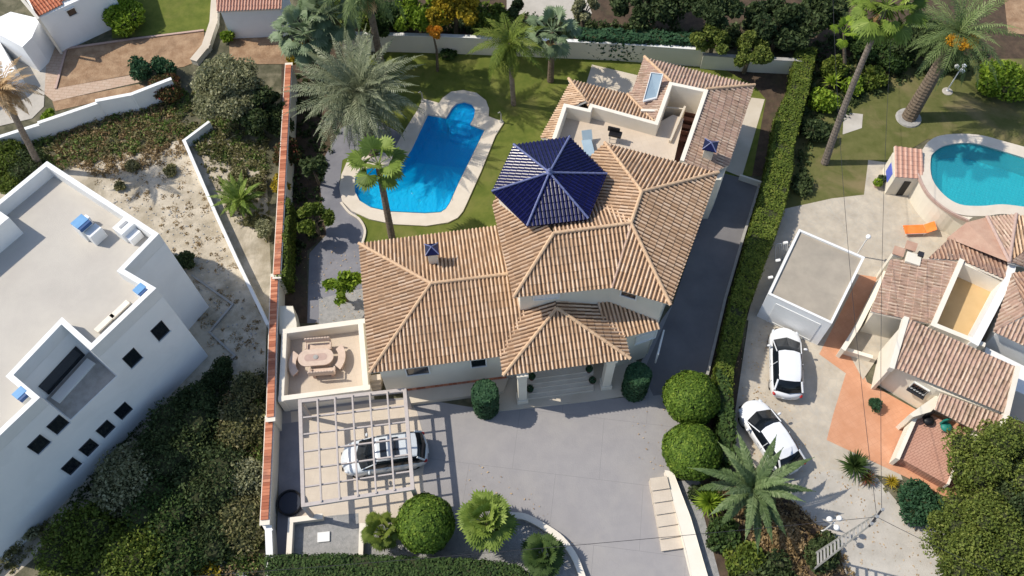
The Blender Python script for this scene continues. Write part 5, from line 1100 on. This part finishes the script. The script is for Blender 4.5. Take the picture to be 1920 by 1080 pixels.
b=MB(); b.prism(PL([(-40,50),(20,22),(75,35),(60,70),(42,88),(-10,60)],2.4),0,2.4); b.build('wing',MAT['wallw'],ha)
b=MB(); b.prism(PL([(-60,110),(-5,70),(28,130),(5,150),(-60,180)],1.4),0,1.4); b.build('low_wing',MAT['wallw'],ha)
hb=thing('tiled_outbuilding','white outbuilding with a faded red tiled roof at the top centre left','house',P(465,40,0))
r1,r2,r3,r4=P(406,22,2.7),P(528,17,2.7),P(532,-60,3.6),P(404,-60,3.6); tiled([r1,r2,r3,r4],'roof',MAT['tile_pink'],hb)
b=MB(); wallbox(b,inset([(p.x,p.y) for p in(r1,r2,r3,r4)],.2),0,2.6); b.build('wall',MAT['wallw'],hb)
wall_line('garden_wall',[(404,-20),(400,40),(385,85),(366,108)],.5,.5,'wide pale path wall descending beside the red roofed outbuilding',cop='cream')
b=MB(); strip(b,[(1389,328),(1428,341)],.5,.1,-.04,.5); tag(b.build('garden_step_wall',MAT['parapet']),'short pale wall stub at the top end of the dark driveway','wall')
# ================================================================ HEDGES AND CLIPPED BUSHES
hedge('long_hedge',[(1492,95),(1532,88),(1518,160),(1504,213),(1487,280),(1486,318),(1470,391),(1455,437),(1434,491),(1414,547),(1401,580),(1388,647),(1375,690),(1372,760),(1360,780),(1345,750),(1343,697),(1352,648),(1372,560),(1394,480),(1416,400),(1431,345),(1446,280),(1457,213),(1483,160)],1.3,1.3,'hedge','long bright green clipped hedge running between the dark driveway and the neighbour',dens=360,size=.09)
hedge('inner_hedge',[(528,365),(543,372),(540,440),(536,520),(514,520),(518,450)],1.9,1.9,'hedge','narrow green clipped hedge against the inside of the tiled boundary wall',dens=360,size=.085)
hedge('front_hedge',[(498,1042),(620,1038),(760,1044),(900,1049),(975,1060),(1010,1100),(700,1100),(498,1095)],1.3,1.3,'hedgedk','long dark green clipped hedge along the bottom edge of the plot',dens=360,size=.085)
hedge('rear_hedge',[(1085,52),(1180,56),(1300,62),(1302,80),(1180,76),(1085,70)],1.9,1.9,'topdark','dark clipped hedge behind the rear wall, right of the silver palm',dens=120,size=.16)
hedge('side_hedge',[(1345,690),(1366,700),(1380,800),(1372,870),(1350,860)],1.4,1.4,'hedgedk','dark hedge end beside the two round clipped bushes',dens=130,size=.14)
topiary(1288,764,1.45,1.22,'topiary','large round clipped bush by the driveway, upper one, touching the long hedge',group='round clipped bushes')
topiary(1288,862,1.45,1.25,'topiary','large round clipped bush by the driveway, lower one, above the beige steps',group='round clipped bushes')
topiary(803,995,1.4,1.32,'topiary','large round clipped bush on its own below the pergola corner',group='round clipped bushes')
topiary(912,766,.67,1.2,'topdark','dark green clipped cylinder left of the porch steps',cyl=True,group='clipped cylinders by the porch')
topiary(1188,733,.66,1.15,'topdark','dark green clipped cylinder right of the porch steps',cyl=True,group='clipped cylinders by the porch')
# ================================================================ PALMS
palm((700,288),0,(672,172),4.3,'huge spreading grey green date palm left of the rectangular pool',L=4.1,nf=110,fol='datep',r0=.38,r1=.32,width=.62,nl=30,lo=-.55,droop=1.05)
palm((738,462),0,(709,308),6.4,'slim fan palm in front of the rectangular pool with a few large drooping fans',kind='fan',L=1.75,nf=15,fol='fan',r0=.24,r1=.17,lo=-.35,R=.95)
palm((1546,306),0,(1662,12),11.0,'very tall slim fan palm leaning beside the neighbouring lawn',kind='fan',L=2.3,nf=38,fol='fan',r0=.26,r1=.14,lo=-.8,R=.9,skirt=12,bark='trunkg',bend=-.15)
palm((1703,222),0,(1797,62),6.2,'thick trunked palm with orange fruit clusters on the neighbouring lawn',L=3.6,nf=46,fol='canary',r0=.5,r1=.36,width=.5,lo=-.5,fruit=4,droop=1.25)
b=MB(); g=P(1703,222,0); b.lathe((g.x,g.y,0),[(.85,0),(.8,.12),(.62,.16)],20); tag(b.build('stone_ring',MAT['concrete']),'pale grey stone ring around the foot of the thick palm','planter')
palm((1410,958),0,(1412,915),2.3,'big low palm with broad arching fronds over the angled white car',L=3.0,nf=30,fol='greypalm',r0=.34,r1=.3,width=.36,lo=-.35,droop=1.35,nl=64,lw=.055)
palm((912,1015),0,(911,975),1.8,'round bright green fan palm with a rusty dry skirt at the bottom of the driveway',kind='fan',L=1.45,nf=46,fol='fan',r0=.3,r1=.26,lo=-.3,R=.75,skirt=14)
palm((1018,1068),0,(1017,1042),1.1,'low dark green fan palm inside the curved kerb',kind='fan',L=1.1,nf=34,fol='hedgedk',r0=.2,r1=.18,lo=-.2,R=.6)
palm((716,1022),0,(715,996),1.2,'low dark green fan palm left of the lone round bush',kind='fan',L=1.1,nf=24,fol='hedge',r0=.16,r1=.14,lo=-.1,R=.5)
palm((588,150),0,(572,62),4.6,'silver green fan palm at the upper end of the tiled boundary wall',kind='fan',L=2.4,nf=60,fol='fansilver',r0=.26,r1=.2,lo=-.75,R=.8,skirt=10)
palm((612,118),0,(618,22),5.4,'silver green fan palm at the top edge behind the date palm',kind='fan',L=2.3,nf=56,fol='fansilver',r0=.24,r1=.18,lo=-.7,R=.8,skirt=8)
palm((722,156),0,(683,-38),9.0,'tall palm behind the date palm, its crown cut off by the top edge',L=3.4,nf=46,fol='canary',r0=.26,r1=.2,skirt=10,lo=-.8)
palm((1032,152),0,(1036,58),4.2,'silver leaved fan palm in front of the rear wall',kind='fan',L=2.0,nf=28,fol='fansilver',r0=.24,r1=.18,lo=-.7,R=.75,skirt=5)
palm((963,196),0,(955,82),5.4,'light green feathery palm on the lawn between the pool and the silver palm',L=2.7,nf=44,fol='hedge',r0=.18,r1=.14,width=.5,lo=-.95,droop=1.9,bark='trunkg')
palm((452,395),0,(450,374),.9,'low green palm on the sand just right of the bent white wall',L=1.7,nf=34,fol='fan',r0=.2,r1=.18,width=.3,lo=0,droop=.9)
palm((78,318),0,(2,168),7.0,'tall leaning palm at the left edge with a brown shaggy crown',L=2.2,nf=30,fol='skirt',r0=.22,r1=.17,width=.4,lo=-.7,bark='trunkg')
palm((1585,150),0,(1582,62),3.4,'slender banana like palm in the dark corner left of the tall slim palm',kind='fan',L=1.2,nf=9,fol='lime',r0=.14,r1=.1,lo=-.1,R=.6)
palm((640,118),0,(588,-86),9.0,'tall palm whose trunk rises behind the silver fan palms and out of the top edge',L=3.4,nf=44,fol='canary',r0=.24,r1=.18,lo=-.8)
# ================================================================ TREES
tree(735,-190,12.6,3.0,4.0,'pine','very tall pine whose trunk rises behind the rear wall beyond the top edge',n=6000,size=.2,lumps=22,tr=.16)
tree(812,64,4.2,.7,1.6,'orange','slim small tree with orange flowers on the shaded lawn',n=1300,size=.16,lumps=7,tr=.08)
tree(432,165,3.8,2.7,2.8,'olive','broad grey green olive tree overhanging the scrub left of the boundary wall',n=26000,size=.12,lumps=40,tr=.22,openness=.6)
tree(492,205,3.0,1.7,2.2,'darkbush','dark green tree squeezed against the tiled boundary wall',n=6000,size=.17,lumps=24,tr=.16)
tree(785,30,3.4,1.9,2.2,'lime','yellow green bushy tree behind the rear wall above the orange tree',n=5500,size=.19,lumps=24)
tree(850,18,4.0,1.9,2.4,'yellow','golden yellow flowering tree at the top edge',n=4500,size=.18,lumps=20)
tree(912,32,3.2,1.7,2.2,'hedge','deep green rounded tree right of the golden tree',n=4500,size=.18,lumps=20)
tree(720,40,2.6,1.7,2.0,'hedgedk','dark green leafy tree behind the rear wall by the tall palm trunk',n=5500,size=.2,lumps=24)
tree(665,20,3.4,2.1,2.2,'hedge','leafy green tree at the top edge between the silver palms and the palm trunk',n=5000,size=.2,lumps=20)
tree(958,20,2.6,1.2,1.8,'pinedk','dark rounded shrub like tree below the pale gravel court',n=2500,size=.17,lumps=9)
tree(1095,20,3.6,1.1,2.4,'olive','pale olive green cypress like tree right of the gravel court',n=3000,size=.15,lumps=9)
tree(1210,0,3.6,2.6,2.6,'pinedk','dark pine at the top edge above the rear hedge',n=7000,size=.2,lumps=18)
tree(1340,78,3.2,1.5,2.0,'pine','bushy pine leaning over the end of the rear wall, left one',n=8000,size=.18,lumps=18,openness=.7)
tree(1408,95,3.0,1.7,1.8,'pine','bushy pine leaning over the end of the rear wall, lower right one',n=8000,size=.18,lumps=16,openness=.7)
tree(1462,50,3.6,2.3,2.6,'pinedk','shadowy dark pine at the top right of the rear wall',n=7500,size=.2,lumps=18,openness=.8)
tree(1345,15,4.4,2.3,2.4,'pinedk','dark grey green pine crown at the top edge over the red earth',n=7000,size=.2,lumps=16)
tree(1530,25,3.6,2.2,2.4,'darkbush','very dark tree filling the corner above the long hedge',n=6000,size=.2,lumps=24)
tree(1725,70,2.8,2.0,2.0,'darkbush','dark tree behind the crown of the tall slim palm',n=5500,size=.2,lumps=24)
tree(1885,880,4.6,2.6,3.4,'pine','large golden green pine in the bottom right corner, its upper crown beside the brick slope',n=36000,size=.095,lumps=56,tr=.25,openness=.6)
tree(1835,1015,4.6,2.6,3.4,'pine','large golden green pine in the bottom right corner, lowest crown beside the lane',n=36000,size=.095,lumps=56,tr=.25,openness=.6)
tree(1935,980,4.8,2.6,3.4,'pinedk','dark green pine in the bottom right corner, cut by the right edge',n=26000,size=.1,lumps=44,tr=.25,openness=.6)
tree(640,535,2.6,1.1,1.4,'lime','small bright green lemon tree on the grey landing beside the tiled wing',n=1500,size=.2,lumps=14,tr=.07,openness=.8)
tree(588,412,2.3,1.15,1.6,'hedge','bushy dark green tree on the bed between the inner hedge and the grey path',n=3200,size=.17,lumps=10,tr=.1)
tree(588,315,2.6,1.0,1.8,'darkbush','sparse dark leafed tree in the bed below the date palm',n=1600,size=.19,lumps=14,tr=.08,openness=.9)
tree(560,105,2.6,1.0,1.6,'yellow','yellowish shrub like tree on the upper end of the tiled boundary wall',n=1800,size=.17,lumps=8,tr=.08)
# ================================================================ SHRUBS
bush(237,32,1.8,1.7,'lime','bright yellow green shrub beside the white cottage',n=3800,size=.17)
bush(268,132,.95,1.3,'topdark','blue green rounded shrub on the earth terrace, left one of the pair',n=1800,size=.13)
bush(307,128,.95,1.3,'topdark','blue green rounded shrub on the earth terrace, right one of the pair',n=1800,size=.13)
bush(312,170,1.3,1.2,'bougain','dark red bougainvillea spilling over the end of the stepped white wall',n=3200,size=.13)
bush(540,290,1.0,2.2,'bougain','red flowering bougainvillea climbing over the tiled boundary wall',n=2600,size=.12)
bush(528,235,1.1,2.2,'darkbush','dark creeper hanging over the tiled boundary wall above the red flowers',n=2400,size=.14)
bush(530,350,.7,2.1,'yellow','yellow green creeper on the boundary wall below the red flowers',n=1400,size=.12)
bush(93,222,.5,1.6,'lime','small leafy shrub on the joint of the stepped white wall',n=700,size=.15)
bush(350,490,.75,.9,'darkbush','small dark shrub against the corner of the white house',n=1200,size=.12)
bush(430,70,.55,.9,'lime','small green shrub beside the wide pale path wall',n=700,size=.14)
bush(1641,758,.45,.75,'topdark','small dark bush in a pot against the cream wall of the neighbouring villa',n=900,size=.09)
bush(1728,945,1.3,1.25,'topdark','rounded grey green bush on the stony verge beside the pine',n=4000,size=.13)
bush(1880,150,2.0,1.5,'lime','wide yellow green shrub on the right edge of the neighbouring lawn',n=3800,size=.17)
bush(1960,160,1.8,1.6,'hedge','green shrub cut by the right edge above the raised pool',n=2400,size=.17)
bush(1680,110,1.5,1.3,'hedgedk','dark green shrub behind the thick trunked palm',n=2600,size=.18)
bush(1620,95,1.3,1.3,'hedgedk','dark green shrub left of the tall palm crown',n=2200,size=.18)
bush(1640,150,1.1,1.0,'hedge','mid green shrub at the edge of the lawn below the tall palm crown',n=1700,size=.16)
bush(1560,130,1.0,1.3,'hedge','leafy green shrub in the dark corner beside the long hedge',n=1500,size=.18)
bush(1545,190,1.1,1.2,'lime','yellow green shrub beside the long hedge near the pale slab',n=1600,size=.17)
bush(1530,245,1.2,1.1,'pinedk','dark grey green shrub between the long hedge and the slim palm trunk',n=2200,size=.17)
bush(1600,165,.9,1.0,'lime','leafy yellow green shrub left of the slim palm trunk',n=1200,size=.17)
bush(1780,110,1.4,1.2,'darkbush','dark shrub behind the three globe lamp',n=2000,size=.17)
bush(1505,345,.9,.7,'darkbush','low dark shrub in the shade right of the long hedge',n=1000,size=.15)
bush(840,100,.7,.5,'hedgedk','low dark shrub at the foot of the rear wall near the orange tree',n=700,size=.13)
bush(1340,1020,.5,.45,'darkbush','little dark shrub on the grey gravel strip',n=700,size=.1)
bush(1480,1010,1.0,.6,'dryscrub','dry brown shrub under the big low palm',n=2400,size=.14)
bush(1545,1040,1.1,.9,'darkbush','dark shrub at the foot of the lattice pole',n=1800,size=.13)
bush(1400,1050,1.4,1.1,'hedge','green shrub along the gravel strip at the bottom',n=2600,size=.16)
bush(1360,1000,1.0,.9,'hedgedk','dark green shrub right of the grey gravel strip',n=1600,size=.15)
bush(1440,1085,1.7,1.1,'darkbush','dark shrub at the bottom edge below the big palm',n=2600,size=.15)
bush(1310,930,.6,.6,'darkbush','dark undergrowth shrub beneath the lower round bush',n=900,size=.12)
rosette(1326,948,1.0,110,'lime','bright green spiky yucca beside the cream driveway wall',h=.6,w=.05)
rosette(1598,878,1.0,110,'hedgedk','dark spiky plant at the edge of the terracotta paving',h=.35,w=.05)
rosette(1622,900,.6,60,'bougain','brown spiky plant beside the dark spiky one',h=.25,w=.04)
rosette(1668,905,.5,50,'yellow','dry yellow spiky plant on the stony verge',h=.2,w=.03)
rosette(1555,165,.8,40,'lime','pale strap leafed plant in the dark corner beside the hedge',h=.5,w=.07)
for px,py,r,h_,fo,lb in((445,330,.7,.6,'scrub','low grey green shrub above the small palm on the sand'),(480,345,.8,.8,'scrub','grey green shrub near the boundary wall above the small palm'),(498,430,.7,1.1,'olive','thin bare shrub against the outside of the boundary wall'),(475,415,.6,.5,'scrub','low scrubby shrub just right of the small palm'),(10,300,1.6,1.3,'hedge','leafy green shrub at the left edge above the white house'),(50,310,1.3,1.2,'darkbush','dark leafy shrub at the foot of the leaning palm'),
  (20,350,1.0,1.0,'hedge','leafy green shrub touching the top corner of the white house'),(45,985,1.0,.9,'olive','silvery shrub at the lower corner of the white house'),(15,1010,1.2,.9,'scrub','ochre green shrub left of the sandy footpath'),(110,1010,.9,.8,'scrub','grey shrub right of the sandy footpath'),(250,310,.5,.4,'scrub','small low shrub on the sand right of the top corner of the white house'),(320,320,.5,.4,'scrub','small low shrub on the sand near the bent white wall'),(225,350,.45,.35,'scrub','tiny shrub on the sand near the parapet'),(420,690,.8,.6,'darkbush','dark low shrub at the lower end of the zigzag kerb'),(395,715,.7,.5,'darkbush','dark low shrub beside the lowest corner of the white house')):
    bush(px,py,r,h_,fo,lb,size=.1,n=int(2000*r*r+300))
# big bushes of the lower left slope
for px,py,r,h_,fo,lb in((330,830,2.4,1.8,'darkbush','large dark bush in the shadow of the white house, upper middle'),(250,900,2.2,1.7,'olive','dull green bush along the foot of the white house'),(400,900,2.3,1.7,'darkbush','large dark bush in the middle of the lower left slope'),(455,800,1.7,1.4,'scrub','grey green bush against the outer foot of the boundary wall, upper one'),(460,900,1.5,1.5,'olive','pale grey green bush against the outer foot of the boundary wall, middle one'),(455,980,1.6,1.3,'scrub','olive bush against the outer foot of the boundary wall, lower one'),
  (160,1020,2.2,1.9,'hedge','bright green bush at the bottom left, left one'),(250,1050,2.4,2.0,'hedge','bright green bush at the bottom left, biggest one'),(330,1040,1.9,1.6,'hedgedk','deep green bush at the bottom left, right one'),(310,960,2.0,1.7,'hedgedk','deep green bush above the bright green ones'),(395,1010,1.6,1.2,'darkbush','dark bush right of the deep green bush at the bottom'),(370,1070,1.2,.8,'yellow','low yellow flowering bush beside the grey stone edge at the bottom'),(470,730,1.1,1.0,'scrub','small grey bush between the sand and the boundary wall'),(370,760,1.5,1.2,'darkbush','dark bush at the upper end of the lower left slope')):
    bush(px,py,r,h_,fo,lb,size=.115,n=int(1500*r*r+500),lumps=13)
# ================================================================ GROUND COVER
tufts('dry_scrub_cover',[(100,240),(320,175),(345,262),(345,300),(200,330),(100,310)],420,22,.34,.3,'dryscrub','patches of brown dry scrub on the bank below the stepped white wall',.1)
tufts('green_weed_cover',[(0,270),(100,240),(320,165),(420,180),(500,260),(505,330),(400,300),(345,262),(200,300),(100,320),(0,330)],380,24,.36,.36,'weed','green weeds on the bank below the stepped white wall',.11)
tufts('scrub_cover',[(0,270),(100,235),(320,165),(420,180),(500,260),(505,330),(400,300),(345,262),(200,300),(100,300),(0,330)],520,24,.32,.34,'scrub','dense olive and brown scrub on the bank below the stepped white wall',.12)
tufts('slope_scrub',[(120,960),(250,800),(300,770),(380,720),(497,700),(492,1080),(60,1080)],1100,26,.36,.4,'darkbush','dense dark scrub covering the lower left slope',.1)
tufts('slope_weeds',[(120,980),(330,860),(430,780),(492,720),(488,1080),(80,1080)],950,28,.36,.75,'weed','green weeds among the dark bushes on the lower left slope',.1)
tufts('slope_dry_grass',[(200,930),(330,800),(440,740),(492,740),(488,1080),(330,1080)],520,26,.3,.7,'dryscrub','dry pale grass beside the boundary wall on the lower left slope',.09)
tufts('sand_weeds',[(120,300),(200,290),(345,262),(500,605),(495,690),(420,700),(330,560),(300,420)],170,22,.26,.09,'dryscrub','small weeds scattered over the sandy plot',.07)
tufts('strip_weeds',[(360,265),(420,250),(500,300),(508,480),(430,400)],230,18,.2,.25,'scrub','weeds on the strip beside the boundary wall',.1)
tufts('bed_plants',[(535,140),(640,100),(640,230),(600,350),(608,440),(570,470),(545,560)],230,20,.25,.35,'darkbush','dark ground plants in the bed along the boundary wall',.13)
tufts('hedge_undergrowth',[(1500,110),(1560,60),(1860,100),(1840,130),(1700,150),(1600,200),(1500,330)],320,22,.35,.4,'darkbush','dark undergrowth around the neighbouring lawn',.15)
tufts('upper_undergrowth',[(560,0),(950,30),(1300,60),(1500,20),(1500,100),(1310,84),(1150,72),(640,54)],600,22,.4,.5,'darkbush','dark undergrowth behind the rear wall',.16)
tufts('palm_undergrowth',[(1345,900),(1480,935),(1560,1010),(1600,1080),(1400,1080),(1350,980)],420,20,.3,.3,'dryscrub','brownish and green undergrowth below the big palm',.12)
tufts('verge_weeds',[(1640,900),(1700,910),(1850,920),(1800,1080),(1740,1000)],180,16,.2,.2,'scrub','dry weeds on the stony verge',.09)
tufts('footpath_weeds',[(0,960),(110,965),(20,1080),(0,1080)],90,16,.2,.2,'scrub','grey weeds around the sandy footpath',.1)
def rocks(name,poly,n,s0,s1,mat,label):
    q=scatter_px(poly,n); b=MB()
    for c in q:
        s=rng.uniform(s0,s1); b.ball((c[0],c[1],s*.3),(s*rng.uniform(.7,1.2),s*rng.uniform(.7,1.2),s*.6),n=6)
    tag(b.build(name,MAT[mat]),label,'stones',None,'stuff')
rocks('pale_stones',[(1690,930),(1720,940),(1770,1000),(1765,1060),(1740,1020)],60,.08,.24,'concrete','pale stones along the edge of the lane')
rocks('sand_stones',[(150,310),(345,280),(490,600),(480,690),(330,520)],420,.02,.07,'concrete','small stones on the sandy plot')
b=MB(); strip(b,[(386,1040),(440,1070),(480,1100)],.15,.3,-.02,.15); tag(b.build('stone_edge',MAT['concrete']),'grey stone edge between the bushes at the bottom left','kerb')

def litter(poly,n,label,col='skirt'):
    q=scatter_px(poly,n,.07); V,Q,t=cards(q,.07,rng.random(n)); V[:,2]=.06+np.abs(V[:,2]-.07)*.25; tag(np_mesh('fallen_leaves',V,Q,FOL[col],None,t),label,'fallen leaves',None,'stuff')
litter([(1180,760),(1250,700),(1270,880),(1230,900),(1190,860)],45,'dry leaves scattered on the driveway by the two round bushes')
litter([(780,900),(900,870),(1060,960),(1100,1080),(1060,1010),(960,950)],40,'dry leaves scattered on the driveway by the curved kerb')
litter([(560,470),(680,460),(684,600),(576,606)],160,'dry leaves scattered on the dark grey garden path')
litter([(1380,640),(1440,600),(1520,860),(1480,920),(1400,850)],260,'dry leaves scattered on the forecourt beside the parked cars')
litter([(1520,880),(1700,900),(1760,1080),(1620,1080)],220,'dry leaves scattered on the concrete lane')
